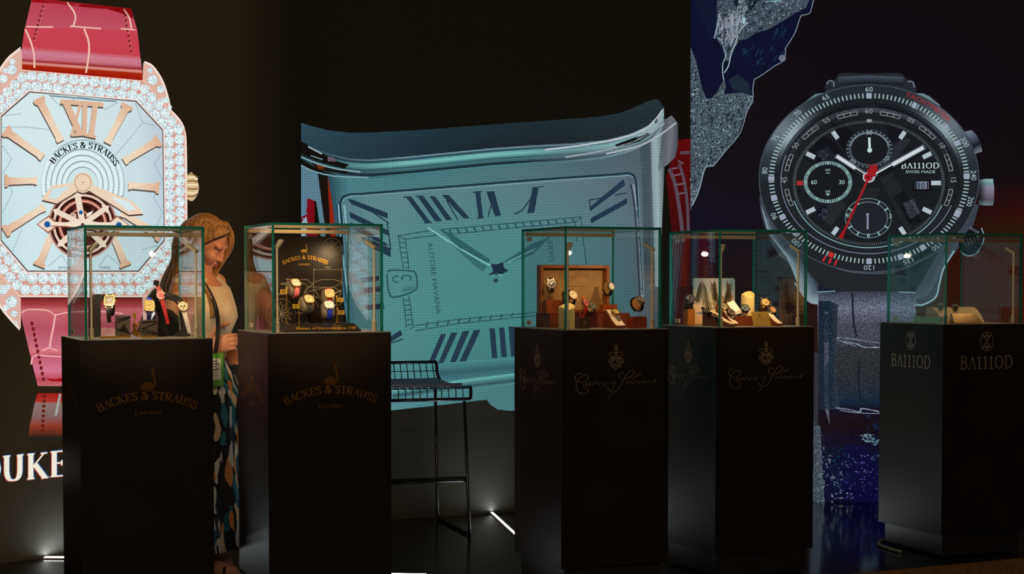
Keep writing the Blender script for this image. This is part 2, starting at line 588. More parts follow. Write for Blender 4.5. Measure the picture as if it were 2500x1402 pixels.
# ------------------------------------------------------------------ LED walls
def led_material(name, pitch, amp, shift, boost):
    m = bpy.data.materials.new(name)
    m.use_nodes = True
    t = m.node_tree
    t.nodes.remove(t.nodes['Principled BSDF'])
    N = lambda k: t.nodes.new('ShaderNode' + k)
    def math(op, a, b=None):
        n = N('Math'); n.operation = op
        for i, x in enumerate((a, b)):
            if x is None: continue
            if isinstance(x, (int, float)): n.inputs[i].default_value = x
            else: t.links.new(x, n.inputs[i])
        return n.outputs[0]
    at = N('Attribute'); at.attribute_name = 'Col'
    tc = N('TexCoord')
    sx = N('SeparateXYZ'); t.links.new(tc.outputs['Object'], sx.inputs[0])
    ns = N('TexNoise'); ns.inputs['Scale'].default_value = 165; ns.inputs['Detail'].default_value = 5
    t.links.new(tc.outputs['Object'], ns.inputs['Vector'])
    mr = N('MapRange'); mr.inputs[1].default_value = 0.46; mr.inputs[2].default_value = 0.70
    mr.inputs[3].default_value = 0.34; mr.inputs[4].default_value = 3.0
    t.links.new(ns.outputs['Fac'], mr.inputs[0])
    a = at.outputs['Alpha']
    sp = math('ADD', math('MULTIPLY', a, mr.outputs[0]), math('SUBTRACT', 1.0, a))
    k = 2 * pi / pitch
    rowf = math('ADD', 1.0, math('MULTIPLY', amp, math('COSINE', math('MULTIPLY', sx.outputs[2], k))))
    chans = []
    for ph in (0.0, shift, 2 * shift):
        c = math('ADD', 1.0, math('MULTIPLY', amp, math('COSINE', math('ADD', math('MULTIPLY', sx.outputs[0], k), ph))))
        chans.append(math('MULTIPLY', math('MULTIPLY', c, rowf), sp))
    cc = N('CombineXYZ')
    for i in range(3): t.links.new(chans[i], cc.inputs[i])
    vm = N('VectorMath'); vm.operation = 'MULTIPLY'
    t.links.new(at.outputs['Color'], vm.inputs[0]); t.links.new(cc.outputs[0], vm.inputs[1])
    e = N('Emission'); e.inputs[1].default_value = boost
    t.links.new(vm.outputs[0], e.inputs[0])
    d = N('BsdfDiffuse'); d.inputs[0].default_value = (0.022, 0.022, 0.019, 1)
    ad = N('AddShader')
    t.links.new(e.outputs[0], ad.inputs[0]); t.links.new(d.outputs[0], ad.inputs[1])
    t.links.new(ad.outputs[0], t.nodes['Material Output'].inputs[0])
    return m
def led_wall(label, a, b, cv, mat):
    d = (b - a).normalized()
    n = Vector((d.y, -d.x, 0))                     # towards the room
    r = thing('led_wall', label, 'screen', a, (0, 0, atan2(d.y, d.x)))
    L = (b - a).length
    m = MB()
    m.box((L / 2, 0.045, 1.7), (L, 0.07, 3.4))
    m.build('screen_cabinet', pm('cabinet_black', (14, 12, 10), 0.7, 0, 0.2, 12), r)
    def mp(u, v, z):
        P = on_wall(u, v, a, n)
        return ((P - a).dot(d), -z, max(0.0, P.z))
    cv.build('display', mp, mat, r)
    return r

GOLD = (226, 192, 164); CREAM = (240, 218, 205)
def lerp(a, b, t): return tuple(x + (y - x) * t for x, y in zip(a, b))
def pathpts(pts, step, closed=True):
    P = list(pts) + ([pts[0]] if closed else [])
    out = []; acc = 0
    for a, b in zip(P, P[1:]):
        L = hypot(b[0] - a[0], b[1] - a[1])
        s = step - acc if acc else 0
        while s < L:
            out.append((a[0] + (b[0] - a[0]) * s / L, a[1] + (b[1] - a[1]) * s / L))
            s += step
        acc = L - (s - step)
    return out
random.seed(4)

def picture_left():
    c = Cv()
    c.loft([[(-420, -60), (-420, 1600)], [(560, -60), (560, 1330)], [(640, -60), (640, 1330)], [(736, -60), (736, 1330)]],
           [(30, 23, 12), (29, 22, 12), (20, 14, 7), (9, 6, 3)], 4)
    c.up()
    # upper strap
    rows = [((78, -6), (321, 21)), ((75, 8), (323, 31)), ((62, 64), (335, 73)), ((60, 68), (336, 77)), ((54, 112), (342, 136)), ((53, 126), (344, 148)),
            ((53, 141), (345, 160)), ((53, 148), (346, 169)), ((53, 153), (347, 175)), ((53, 158), (347, 180)), ((53, 172), (348, 198))]
    c.loft(rows, [(140, 6, 14), (184, 66, 84), (190, 80, 95), (198, 66, 82), (196, 62, 74), (205, 124, 145), (198, 112, 128), (150, 22, 18), (224, 150, 140), (168, 36, 10), (150, 12, 4)])
    c.up()
    c.poly([(78, -6), (112, 2), (170, 8), (190, 14), (140, 8), (78, 5)], (150, 8, 18))
    c.poly([(200, 10), (321, 21), (326, 46), (300, 34), (262, 22), (190, 16)], (132, 4, 8))
    for p, w in (([(164, 6), (180, 28), (184, 45), (179, 63)], 4), ([(64, 65), (100, 66), (130, 66)], 3.5), ([(171, 64), (210, 67), (247, 70)], 3.5),
                 ([(205, 70), (216, 100), (217, 130), (210, 178)], 4.5), ([(62, 72), (76, 105), (83, 135), (84, 166)], 4.5), ([(302, 22), (314, 40), (318, 54), (321, 70)], 4),
                 ([(295, 70), (330, 73)], 3)):
        c.curve(p, w, (238, 190, 172))
    for (x0, y0), (x1, y1), k in (((108, 6), (83, 95), 9), ((303, 26), (320, 126), 9)):
        for i in range(k):
            t = i / (k - 1)
            x, y = x0 + (x1 - x0) * t, y0 + (y1 - y0) * t
            c.line([(x - 1, y - 3), (x + 1, y + 3)], 4, (95, 22, 18))
            c.ell(x + 2, y + 3, 1.8, 1.8, (226, 140, 110), 6)
    c.up()
    # lower strap and its mirror image on the shown table top
    rows = [((48, y), (352, y)) if y < 760 else ((48 + (y - 760) * .24, y), (348 - (y - 760) * .26, y)) for y in (728, 748, 757, 800, 842, 857, 868, 905, 928, 943)]
    c.loft(rows, [(120, 26, 26), (172, 66, 70), (200, 104, 108), (180, 78, 96), (196, 102, 124), (216, 118, 124), (196, 88, 108), (212, 116, 146), (186, 64, 80), (196, 108, 116)], sp=.12)
    c.loft([((92, 960), (305, 960)), ((86, 980), (310, 980)), ((84, 986), (312, 986)), ((78, 1015), (316, 1015)), ((72, 1040), (318, 1040)), ((69, 1068), (320, 1068))],
           [(150, 14, 14), (168, 44, 36), (138, 112, 104), (126, 96, 96), (140, 52, 32), (34, 26, 14)], sp=.15)
    c.up()
    for p, w in (([(53, 764), (70, 756), (115, 758), (135, 769), (160, 764), (230, 760), (300, 766)], 3), ([(135, 769), (130, 800), (124, 830), (121, 850)], 4.5),
                 ([(104, 856), (121, 850), (140, 857)], 3), ([(78, 876), (90, 868), (150, 871), (260, 868)], 3), ([(78, 876), (76, 890)], 4)):
        c.curve(p, w, (240, 176, 170))
    for i in range(11):
        t = i / 10
        c.ell(78 + 28 * t, 790 + 136 * t, 4, 5.5, (110, 18, 26), 8)
    c.poly([(112, 924), (135, 926), (158, 922), (250, 924), (250, 930), (150, 932), (125, 931)], (160, 4, 14))
    c.line([(147, 962), (136, 1015)], 6, (160, 160, 155))
    for i in range(8): c.ell(108 - i * .6, 968 + i * 12, 5, 4, (96, 20, 12), 8)
    c.up()
    # case with its four lugs
    body = smooth([(-64, 300), (-52, 255), (0, 165), (22, 136)], 4) + [(50, 114), (51, 172), (350, 198), (352, 149)] + smooth([(352, 149), (374, 160), (398, 196), (412, 238), (418, 268)], 4) + \
        smooth([(418, 268), (440, 292), (452, 318), (456, 360), (457, 480), (455, 600), (432, 640), (408, 668)], 4) + smooth([(408, 668), (404, 705), (385, 756), (352, 806)], 4) + \
        [(350, 726), (48, 726)] + smooth([(48, 808), (22, 780), (0, 752), (-36, 690), (-64, 590)], 4)
    c.poly(body, (246, 226, 214))
    c.up()
    ins = [(204 + (x - 204) * .982, 455 + (y - 455) * .985) for x, y in body]
    c.poly(ins, (222, 176, 160))
    c.up()
    inner = [(1, 284), (71, 223), (332, 246), (398, 317), (402, 588), (338, 664), (66, 664), (1, 588)]
    outer = [(-52, 276), (55, 170), (352, 197), (452, 318), (455, 600), (356, 724), (47, 724), (-52, 612)]
    c.poly(outer, (236, 206, 194))
    c.up()
    mid = lambda t: [lerp(a, b, t) for a, b in zip(inner, outer)]
    c.poly(mid(.95), (212, 150, 136))
    c.up()
    def gem(x, y, r):
        c.ell(x, y, r, r, (204, 218, 224), 8, .3)
    def gem2(x, y, r):
        c.ell(x, y, r * .78, r * .78, (222, 240, 244), 8, .4)
        for k in range(3):
            a = random.uniform(0, 6.28)
            c.ell(x + r * .5 * cos(a), y + r * .5 * sin(a), r * .13, r * .13, (120, 135, 140), 5)
    gems = [(x, y, 14.4) for x, y in pathpts(mid(.26), 26)] + [(x, y, 13.8) for x, y in pathpts(mid(.73), 25.5)]
    gems += [(366, 172, 7), (372, 195, 13), (392, 218, 10), (406, 244, 8), (396, 246, 8), (414, 262, 6), (30, 150, 8), (28, 170, 13), (8, 192, 11), (-12, 214, 12), (-32, 244, 10), (12, 172, 7),
             (28, 737, 15), (34, 766, 9), (6, 708, 13), (-18, 682, 12), (14, 752, 8), (376, 736, 14), (368, 766, 9), (394, 705, 12), (20, 700, 8), (38, 788, 5)]
    for g in gems: gem(*g)
    c.up()
    for g in gems: gem2(*g)
    for t in (.05, .5, .95):
        for x, y in pathpts(mid(t), 13): c.ell(x, y, 2.6, 2.6, (236, 170, 150), 6)
    c.up()
    # crown
    c.poly(smooth([(456, 430), (466, 421), (478, 432), (485, 455), (481, 476), (469, 491), (456, 486)], 4), (214, 182, 140))
    c.up()
    for i, (a, b) in enumerate(((426, 424), (434, 430), (443, 440), (452, 451), (461, 463), (470, 474), (479, 482))):
        c.line([(457, a), (470, (a + b) / 2), (483, 455 + (b - 455) * .7)], 3, (250, 236, 200) if i % 2 else (120, 90, 50))
    # dial
    c.poly(mid(0.06), (248, 228, 220))
    c.up()
    c.poly(inner, (92, 84, 82))
    c.up()
    din = [(204 + (x - 204) * .988, 446 + (y - 446) * .985) for x, y in inner]
    c.loft([[din[0], din[7]], [din[1], din[6]], [(204, 236), (204, 661)], [din[2], din[5]], [din[3], din[4]]],
           [[(212, 230, 234), (196, 224, 230)], [(214, 232, 234), (206, 230, 234)], [(214, 230, 231), (204, 230, 235)], [(204, 220, 226), (202, 226, 232)], [(190, 200, 212), (192, 212, 220)]])
    c.up()
    for p in ([(118, 232), (150, 262), (190, 236), (236, 243), (256, 268), (288, 250)], [(2, 312), (60, 310), (130, 318)], [(52, 278), (12, 282)], [(2, 352), (28, 388), (8, 422), (30, 470), (6, 520)],
              [(330, 252), (348, 300), (376, 306)], [(348, 300), (306, 350), (280, 380)], [(396, 372), (376, 400), (396, 440), (374, 480), (396, 520), (378, 560)], [(116, 652), (150, 622), (168, 652)],
              [(240, 652), (262, 622), (300, 655)], [(8, 580), (60, 540), (20, 640)], [(345, 610), (396, 598)]):
        c.line(p, 1.6, (150, 176, 182))
    for p in ([(120, 234), (230, 243)], [(208, 242), (284, 248)]): c.line(p, 4, (120, 146, 158))
    c.up()
    def baton(p, q, w0, w1):
        a = atan2(q[1] - p[1], q[0] - p[0]); L = hypot(q[0] - p[0], q[1] - p[1])
        prof = [(0, 1.0), (.07, 1.0), (.13, .62), (.5, .56), (.88, .52), (.94, .8 * w1 / w0 * 1.25), (1, .8 * w1 / w0 * 1.25)]
        up = [(t * L, w0 / 2 * k) for t, k in prof]
        pts = up + [(x, -y) for x, y in reversed(up)]
        P = [(p[0] + x * cos(a) - y * sin(a), p[1] + x * sin(a) + y * cos(a)) for x, y in pts]
        c.poly([(x - 1, y + 4) for x, y in P], (92, 82, 78))
        c.up()
        o, i = (220, 176, 146), (240, 216, 190)
        c.poly(P, lambda x, y: lerp(o, i, min(1, max(0, ((x - p[0]) * cos(a) + (y - p[1]) * sin(a)) / L * 1.6))))
        c.z -= 1
    for p, q in (((93, 240), (148, 345)), ((311, 256), (261, 350)), ((11, 318), (104, 384)), ((388, 342), (302, 394)), ((11, 442), (90, 441)), ((388, 458), (313, 453)),
                 ((10, 566), (108, 505)), ((393, 578), (296, 518)), ((94, 650), (130, 562)), ((307, 650), (274, 572))):
        baton(p, q, 30, 20)
    for off, col in (((-1, 4), (92, 82, 78)), ((0, 0), (222, 182, 154))):
        T = lambda p: [(x + off[0], y + off[1]) for x, y in p]
        c.line(T([(147, 248), (252, 256)]), 11, col); c.line(T([(172, 330), (202, 328), (234, 335)]), 7, col)
        c.up()
        c.line(T([(160, 250), (196, 330)]), 16, col); c.line(T([(196, 254), (174, 330)]), 7, col)
        c.line(T([(207, 252), (205, 330)]), 12, col); c.line(T([(232, 254), (222, 333)]), 13, col)
        c.up()
    # pave sector with the name
    c.poly(arc(201, 452, 99, 111, 180, 360, 30) + [(300, 480), (102, 480)], (128, 150, 156))
    c.up()
    c.poly(arc(201, 452, 97, 109, 180, 360, 30) + [(298, 478), (104, 478)], (206, 228, 230))
    c.up()
    for r, k in ((96, 44), (83, 38), (70, 32), (57, 26), (44, 20)):
        for i in range(k + 5):
            a = radians(168 + 204 * i / (k + 4))
            x, y = 201 + r * cos(a), 452 + r * 1.12 * sin(a)
            if r > 90 and -138 < math.degrees(a) - 360 < -38: continue
            c.ell(x, y, 6.6, 7.2, (118, 138, 144), 10)
    c.up()
    for r, k in ((96, 44), (83, 38), (70, 32), (57, 26), (44, 20)):
        for i in range(k + 5):
            a = radians(168 + 204 * i / (k + 4))
            x, y = 201 + r * cos(a), 452 + r * 1.12 * sin(a)
            if r > 90 and -138 < math.degrees(a) - 360 < -38: continue
            c.ell(x - .5, y - .9, 5.6, 6, (222, 240, 242), 10)
    c.up()
    c.arctext(serif('BACKES & STRAUSS', .2, .07), 203, 456, 89, -88, 14, (14, 20, 26), w=176, ry=1.06)
    c.up()
    # tourbillon
    X, Y = 200.6, 548
    c.ell(X, Y, 85, 86, (206, 178, 166), 48); c.up()
    c.ell(X, Y, 81, 82, (112, 62, 56), 48); c.up()
    c.ell(X, Y, 77, 78, (44, 12, 10), 48); c.up()
    c.ring(X, Y, (67, 68), (73, 74), (228, 196, 178)); c.ring(X, Y, (52, 53), (60, 61), (186, 108, 90)); c.ell(X, Y, 50, 51, (84, 34, 28), 40); c.up()
    c.ring(X, Y, (54, 55), (56, 57), (236, 200, 176))
    for a0, a1 in ((200, 240), (262, 300), (310, 345), (20, 60), (85, 120), (140, 170)): c.ring(X, Y, (30, 30), (48, 49), (44, 16, 12), 12, a0, a1)
    c.ring(X - 8, Y - 12, (20, 20), (25, 25), (206, 134, 110), 30); c.ell(X + 22, Y - 18, 9, 9, (206, 150, 130), 16); c.ell(X - 24, Y - 20, 9, 9, (222, 190, 170), 16)
    c.up()
    for i in range(6): c.line([(214 + i * 2.5, 520 - i), (209 + i * 2, 530 - i)], 1.6, (250, 235, 225))
    for q, w in (((188, 474), 15), ((136, 516), 13), ((258, 508), 13), ((146, 596), 14), ((252, 598), 14)):
        c.line([(X, Y), q], w, (238, 216, 194))
        a = atan2(q[1] - Y, q[0] - X)
        c.poly([(q[0] + 9 * cos(a), q[1] + 9 * sin(a)), (q[0] - 13 * sin(a) - 6 * cos(a), q[1] + 13 * cos(a) - 6 * sin(a)), (q[0] + 13 * sin(a) - 6 * cos(a), q[1] - 13 * cos(a) - 6 * sin(a))], (242, 222, 202))
    c.up()
    for x0, s in ((88, 1), (314, -1)):
        c.poly([(x0, 548), (x0 + 30 * s, 526), (x0 + 58 * s, 549), (x0 + 28 * s, 570)], (150, 84, 62)); c.up()
        c.poly([(x0 + 3 * s, 548), (x0 + 29 * s, 530), (x0 + 52 * s, 549), (x0 + 28 * s, 566)], (240, 218, 198)); c.z -= 1
    c.up(2)
    c.poly([(120, 544), (160, 545), (200, 538), (240, 545), (285, 545), (285, 556), (240, 555), (200, 560), (160, 555), (120, 553)], (150, 90, 66)); c.up()
    c.poly([(120, 542), (160, 543), (200, 537), (240, 543), (285, 543), (285, 553), (240, 553), (200, 557), (160, 552), (120, 551)], (244, 224, 204)); c.up()
    for x, y, r in ((114, 548, 7.5), (289, 550, 7.5), (196, 519, 5), (177, 563, 4), (227, 562, 4)): c.ell(x, y, r, r, (22, 84, 150), 16)
    c.ell(X, 549, 4.5, 4.5, (110, 42, 64), 12)
    c.up()
    # hands
    for dx, dy, col in ((0, 4, (88, 62, 50)), (0, 0, (236, 210, 184))):
        sh = lambda p: [(x + dx, y + dy) for x, y in p]
        c.poly(sh([(178, 446), (124, 454), (100, 488), (138, 497), (186, 468)]), col)
        c.poly(sh([(224, 452), (323, 492), (349, 522), (313, 525), (216, 466)]), col)
        c.ell(201 + dx, 446 + dy, 24, 25, col, 30)
        c.up()
    c.poly([(126, 460), (116, 484), (136, 487), (158, 464), (172, 456)], (206, 226, 230)); c.poly([(270, 479), (312, 492), (331, 511), (312, 515), (282, 494)], (216, 232, 234))
    c.ring(201, 446, (19, 20), (20.5, 21.5), (176, 132, 100), 30); c.ell(201, 446, 2, 2, (150, 110, 90), 8)
    c.text(sans('SWISS'), 153, 657, 7, (70, 90, 96)); c.text(sans('MADE'), 256, 657, 7, (70, 90, 96))
    # DUKE
    for dx, dy, col in ((2, -2, (44, 90, 150)), (-2, 1.5, (170, 60, 40)), (0, 0, (236, 232, 214))):
        for ch, x, y in (('D', -56, 1180), ('U', 5, 1175), ('K', 64, 1170), ('E', 121, 1164)):
            gv, gf, gw = serif(ch, .2, .06)
            c.raw([(x + dx + p[0] * 62, y + dy - p[1] * 60 - p[0] * 5) for p in gv], gf, col)
        c.up()
    return c
def interp(pts, x):
    for (x0, y0), (x1, y1) in zip(pts, pts[1:]):
        if x <= x1: return y0 + (y1 - y0) * (x - x0) / (x1 - x0)
    return pts[-1][1]

def picture_middle():
    c = Cv()
    c.loft([[(734, -40), (1200, -40), (1686, -40)], [(734, 600), (1200, 600), (1686, 600)], [(734, 1300), (1200, 1270), (1686, 1240)]], [(12, 8, 4), (11, 9, 5), (13, 11, 6)], 4)
    c.up()
    # red strap at both sides
    c.poly([(735, 470), (752, 462), (768, 486), (768, 560), (782, 585), (782, 700), (735, 700)], (122, 4, 22))
    c.loft([[(1656, 342), (1640, 395), (1626, 430), (1640, 560), (1648, 800)], [(1685, 338), (1685, 395), (1685, 430), (1685, 560), (1685, 800)]], [[(92, 2, 8), (70, 2, 6), (50, 8, 10), (50, 18, 22)]] * 2, 10)
    c.poly([(800, 434), (818, 440), (830, 700), (812, 700)], (150, 34, 8))
    c.poly([(772, 428), (806, 436), (816, 700), (786, 700)], (20, 12, 8))
    c.up()
    for p, w in (([(1634, 412), (1648, 450), (1660, 520), (1668, 590)], 9), ([(1658, 400), (1670, 440), (1678, 500), (1681, 580)], 7), ([(1660, 374), (1684, 372)], 7)):
        c.curve(p, w, (84, 70, 84))
    for p in ([(1640, 430), (1668, 424)], [(1646, 452), (1672, 448)], [(1652, 474), (1676, 470)], [(1640, 412), (1655, 410)], [(1655, 392), (1668, 400)]): c.line(p, 4, (104, 84, 100))
    for y in range(478, 700, 18): c.line([(737, y), (741 + (y * 7) % 9, y + 8), (738, y + 14)], 3.5, (90, 120, 170))
    c.poly([(735, 545), (748, 528), (752, 555), (742, 585), (748, 620), (735, 640)], (160, 190, 205), .4)
    # left lug
    c.poly([(735, 405), (752, 412), (776, 424), (786, 500), (794, 560), (798, 700), (786, 700), (782, 560), (772, 492), (750, 484), (748, 520), (735, 530)], (84, 128, 150))
    c.up()
    # body of the case
    body = [[(800, 430), (812, 500), (822, 600), (842, 760), (890, 1006)], [(850, 424), (858, 500), (868, 600), (880, 760), (958, 1002)], [(1060, 400), (1060, 500), (1060, 600), (1060, 800), (1090, 988)], [(1260, 385), (1260, 500), (1260, 600), (1260, 800), (1260, 974)],
            [(1480, 362), (1480, 500), (1480, 600), (1480, 800), (1480, 962)], [(1560, 346), (1560, 500), (1560, 600), (1560, 800), (1560, 955)], [(1604, 318), (1606, 500), (1612, 600), (1612, 800), (1600, 950)]]
    c.loft(body, [[(30, 70, 92), (38, 96, 120), (60, 130, 148), (70, 140, 150)], [(64, 128, 142), (86, 140, 152), (86, 144, 152), (80, 144, 148)], [(62, 122, 132), (72, 134, 142), (66, 138, 142), (60, 132, 136)], [(72, 116, 126), (76, 128, 136), (70, 132, 138), (60, 122, 130)],
                  [(70, 100, 110), (84, 120, 134), (80, 126, 138), (70, 120, 130)], [(78, 96, 104), (88, 112, 122), (80, 108, 120), (70, 104, 116)], [(62, 74, 84), (70, 86, 96), (62, 80, 92), (58, 80, 92)]], 30)
    c.poly([(1562, 344), (1584, 330), (1586, 470), (1592, 700), (1574, 700), (1568, 470)], (58, 78, 88))
    c.up()
    c.loft([[(1588, 330), (1592, 470), (1600, 700)], [(1600, 322), (1604, 470), (1610, 700)], [(1622, 306), (1622, 400), (1622, 408)]], [(120, 150, 158), (150, 178, 182), (70, 84, 92)], 6)
    # right lug
    c.loft([[(1622, 292), (1616, 330), (1606, 418)], [(1640, 282), (1638, 340), (1630, 402)], [(1655, 300), (1655, 356), (1649, 384)]], [(74, 84, 92), (110, 112, 122), (66, 76, 84)], 6)
    c.up()
    top = [(735, 300), (760, 308), (800, 318), (850, 324), (900, 324), (1000, 319), (1100, 312), (1200, 304), (1300, 297), (1400, 290), (1460, 285), (1510, 277), (1550, 262), (1580, 248), (1602, 241), (1614, 246), (1621, 262)]
    bot = [(735, 341), (760, 358), (800, 375), (850, 387), (900, 390), (1000, 382), (1100, 372), (1200, 362), (1300, 355), (1400, 350), (1480, 342), (1540, 327), (1590, 303), (1618, 266), (1621, 263)]
    xs = [735 + (1621 - 735) * i / 60 for i in range(61)]
    row = lambda P, d=0, x0=735, x1=1621: [(x, interp(P, x) + (d(x) if callable(d) else d)) for x in xs if x0 <= x <= x1]
    # stepped band under the lid
    thick = lambda k: (lambda x: k * (1.0 if x < 1350 else 1.0 - (x - 1350) / 271 * .1))
    bands = [(0, (96, 140, 158)), (3, (104, 150, 166)), (5, (30, 66, 78)), (9, (44, 92, 104)), (11, (92, 176, 178)), (17, (110, 196, 190)), (22, (78, 158, 160)), (26, (40, 88, 98)), (30, (62, 118, 126)), (34, (48, 100, 110)), (37, (12, 34, 44)), (40, (14, 40, 52)), (43, (66, 132, 142)), (47, (58, 120, 132))]
    sh = lambda col, k: [lerp(col, (18, 34, 44), .75), lerp(col, (18, 34, 44), .3), col, col, col, lerp(col, (90, 110, 120), .5), lerp(col, (150, 165, 172), .45), lerp(col, (170, 185, 190), .5)]
    c.loft([row(bot, thick(d)) for d, _ in bands], [sh(k, 0) for _, k in bands], 40)
    c.up()
    c.loft([row(top), row(bot)], [[(40, 78, 94), (30, 62, 78), (28, 54, 66), (26, 47, 56), (26, 43, 51), (28, 47, 54), (34, 54, 60)], [(34, 72, 90), (26, 56, 74), (24, 46, 58), (22, 38, 47), (24, 35, 42), (28, 39, 46), (32, 45, 51)]], 60)
    c.up()
    # dark hollows of the hinge at the left, highlights at the right
    c.poly([(735, 346), (752, 354), (786, 374), (800, 384), (830, 396), (852, 402), (840, 412), (805, 402), (770, 392), (735, 376)], (14, 10, 8))
    c.poly([(760, 398), (800, 408), (850, 418), (846, 424), (806, 420), (776, 414)], (18, 14, 10))
    c.poly([(800, 382), (816, 386), (822, 396), (800, 394)], (110, 94, 104)); c.poly([(772, 402), (794, 408), (790, 418), (776, 412)], (120, 52, 20))
    c.up()
    for p, w, k in (([(735, 383), (770, 398), (820, 412), (880, 420)], 4, (126, 168, 178)), ([(735, 404), (770, 420), (820, 430), (900, 434)], 4, (110, 158, 170)), ([(752, 358), (786, 376)], 4, (140, 176, 186)), ([(758, 380), (788, 390)], 3, (104, 140, 150)),
                    ([(1330, 366), (1440, 352), (1530, 334), (1585, 308), (1618, 268)], 4, (190, 202, 208)), ([(1380, 384), (1480, 366), (1560, 340), (1622, 300)], 4, (150, 166, 172)), ([(1480, 376), (1560, 356), (1610, 330), (1650, 300)], 4, (172, 184, 190))):
        c.curve(p, w, k)
    c.poly([(1500, 354), (1580, 324), (1588, 328), (1560, 346), (1510, 360)], (10, 14, 16))
    c.poly([(1598, 296), (1604, 288), (1608, 296), (1600, 304)], (12, 16, 20))
    c.poly([(1552, 338), (1616, 272), (1618, 296), (1590, 322)], (142, 172, 176))
    c.up()
    # glass rim
    rim = smooth([(838, 640), (834, 540), (832, 492), (850, 476), (900, 472), (1100, 456), (1300, 440), (1500, 426), (1536, 424), (1552, 440), (1556, 500), (1562, 600), (1568, 720)], 5)
    c.line([(x + 3, y + 5) for x, y in rim], 4, (104, 150, 160)); c.up()
    c.line(rim, 5, (18, 52, 70))
    c.curve([(822, 500), (830, 600), (846, 740)], 3, (22, 60, 80)); c.curve([(826, 500), (834, 600), (852, 740)], 4, (120, 176, 188)); c.curve([(840, 500), (850, 600), (862, 720)], 5, (130, 184, 194))
    c.curve([(1540, 450), (1550, 520), (1556, 620), (1562, 740)], 3, (28, 50, 64)); c.curve([(1546, 450), (1556, 520), (1562, 620), (1568, 740)], 3, (150, 166, 174))
    # dial glow
    c.up()
    c.loft([[(842, 490), (850, 600), (862, 760), (900, 930)], [(900, 480), (904, 600), (912, 760), (960, 945)], [(1060, 466), (1060, 600), (1060, 760), (1070, 930)], [(1240, 452), (1240, 600), (1240, 760), (1240, 905)], [(1400, 440), (1400, 600), (1400, 760), (1400, 890)], [(1530, 432), (1544, 600), (1556, 760), (1540, 880)]],
           [[(78, 126, 142), (82, 138, 148), (78, 140, 144), (70, 138, 140)], [(88, 138, 148), (80, 140, 146), (74, 142, 144), (66, 138, 140)], [(82, 132, 142), (66, 142, 142), (60, 144, 140), (58, 132, 134)], [(84, 128, 138), (66, 140, 141), (58, 142, 138), (52, 124, 130)], [(86, 120, 132), (76, 130, 137), (66, 134, 136), (58, 120, 128)], [(84, 110, 122), (80, 116, 126), (72, 116, 126), (62, 108, 118)]], 30)
    c.up()
    D = (24, 54, 80)
    for p in ([(848, 486), (858, 487), (946, 520), (946, 534), (858, 499)], [(853, 517), (946, 562), (948, 576), (855, 532)], [(856, 543), (892, 560), (950, 600), (940, 600), (858, 558)], [(880, 575), (952, 606), (954, 628), (890, 598)],
              [(992, 483), (1006, 483), (1051, 543), (1037, 543)], [(1020, 481), (1035, 481), (1079, 540), (1062, 541)], [(1048, 479), (1061, 479), (1104, 537), (1089, 538)], [(1078, 476), (1095, 476), (1147, 533), (1132, 534)],
              [(1160, 470), (1172, 469), (1179, 531), (1168, 532)], [(1187, 468), (1206, 467), (1223, 527), (1208, 528)], [(1300, 457), (1315, 457), (1304, 520), (1287, 521)],
              [(1522, 437), (1526, 452), (1441, 516), (1439, 507)], [(1530, 484), (1531, 497), (1442, 546), (1442, 533)],
              [(1076, 816), (1089, 816), (1059, 886), (1046, 886)], [(1101, 813), (1117, 812), (1080, 891), (1067, 893)], [(1129, 809), (1146, 808), (1112, 886), (1097, 888)], [(1157, 806), (1173, 806), (1136, 885), (1120, 886)],
              [(1194, 802), (1208, 802), (1214, 875), (1201, 875)], [(1218, 800), (1231, 800), (1237, 872), (1224, 872)], [(1241, 798), (1256, 798), (1256, 870), (1247, 871)], [(953, 822), (978, 806), (982, 818), (953, 836)],
              [(880, 678), (925, 674), (926, 686), (884, 690)], [(886, 704), (932, 698), (934, 712), (890, 716)], [(892, 746), (936, 740), (938, 754), (896, 758)]): c.poly(p, D)
    for p in ([(895, 508), (950, 546)], [(1090, 490), (1118, 538)], [(1199, 500), (1191, 530)], [(1302, 477), (1274, 514), (1256, 523)], [(1314, 456), (1326, 456)], [(1440, 488), (1470, 484)], [(1500, 477), (1530, 471)], [(1439, 488), (1441, 512)], [(954, 838), (984, 828)], [(945, 545), (954, 610)], [(985, 482), (1005, 481)], [(1014, 480), (1034, 479)], [(1036, 544), (1055, 543)],
              [(1155, 470), (1176, 468)], [(1164, 533), (1182, 531)]): c.line(p, 3, D)
    # railway track, cartouche, words
    T = (34, 84, 96)
    for p in ([(972, 576), (1056, 562), (1064, 575), (988, 584), (972, 576)], [(1075, 561), (1250, 545), (1420, 530)], [(1090, 573), (1250, 557), (1404, 543)], [(1420, 530), (1404, 543)], [(1418, 532), (1424, 590), (1432, 650)], [(1404, 543), (1408, 590)], [(1075, 561), (1090, 573)],
              [(972, 576), (984, 655)], [(990, 584), (998, 656)], [(998, 722), (1008, 796)], [(984, 726), (992, 800)], [(1000, 804), (1014, 795), (1120, 780), (1256, 768), (1320, 762)], [(1014, 808), (1120, 790), (1256, 776), (1320, 770)]): c.line(p, 2.4, T)
    for i in range(16):
        x = 1096 + i * 20
        c.line([(x, interp([(1075, 561), (1420, 530)], x) + 1), (x + 6, interp([(1090, 573), (1404, 543)], x))], 4, T)
    for i in range(6): c.line([(975 + i * 2.2, 592 + i * 12), (991 + i * 1.4, 594 + i * 12)], 2.2, T)
    for i in range(6): c.line([(986 + i * 1.6, 734 + i * 12), (1001 + i * 1.4, 732 + i * 12)], 2.2, T)
    for i in range(9): c.line([(1040 + i * 26, 800 - i * 3.2), (1044 + i * 26, 786 - i * 2.7)], 4, T)
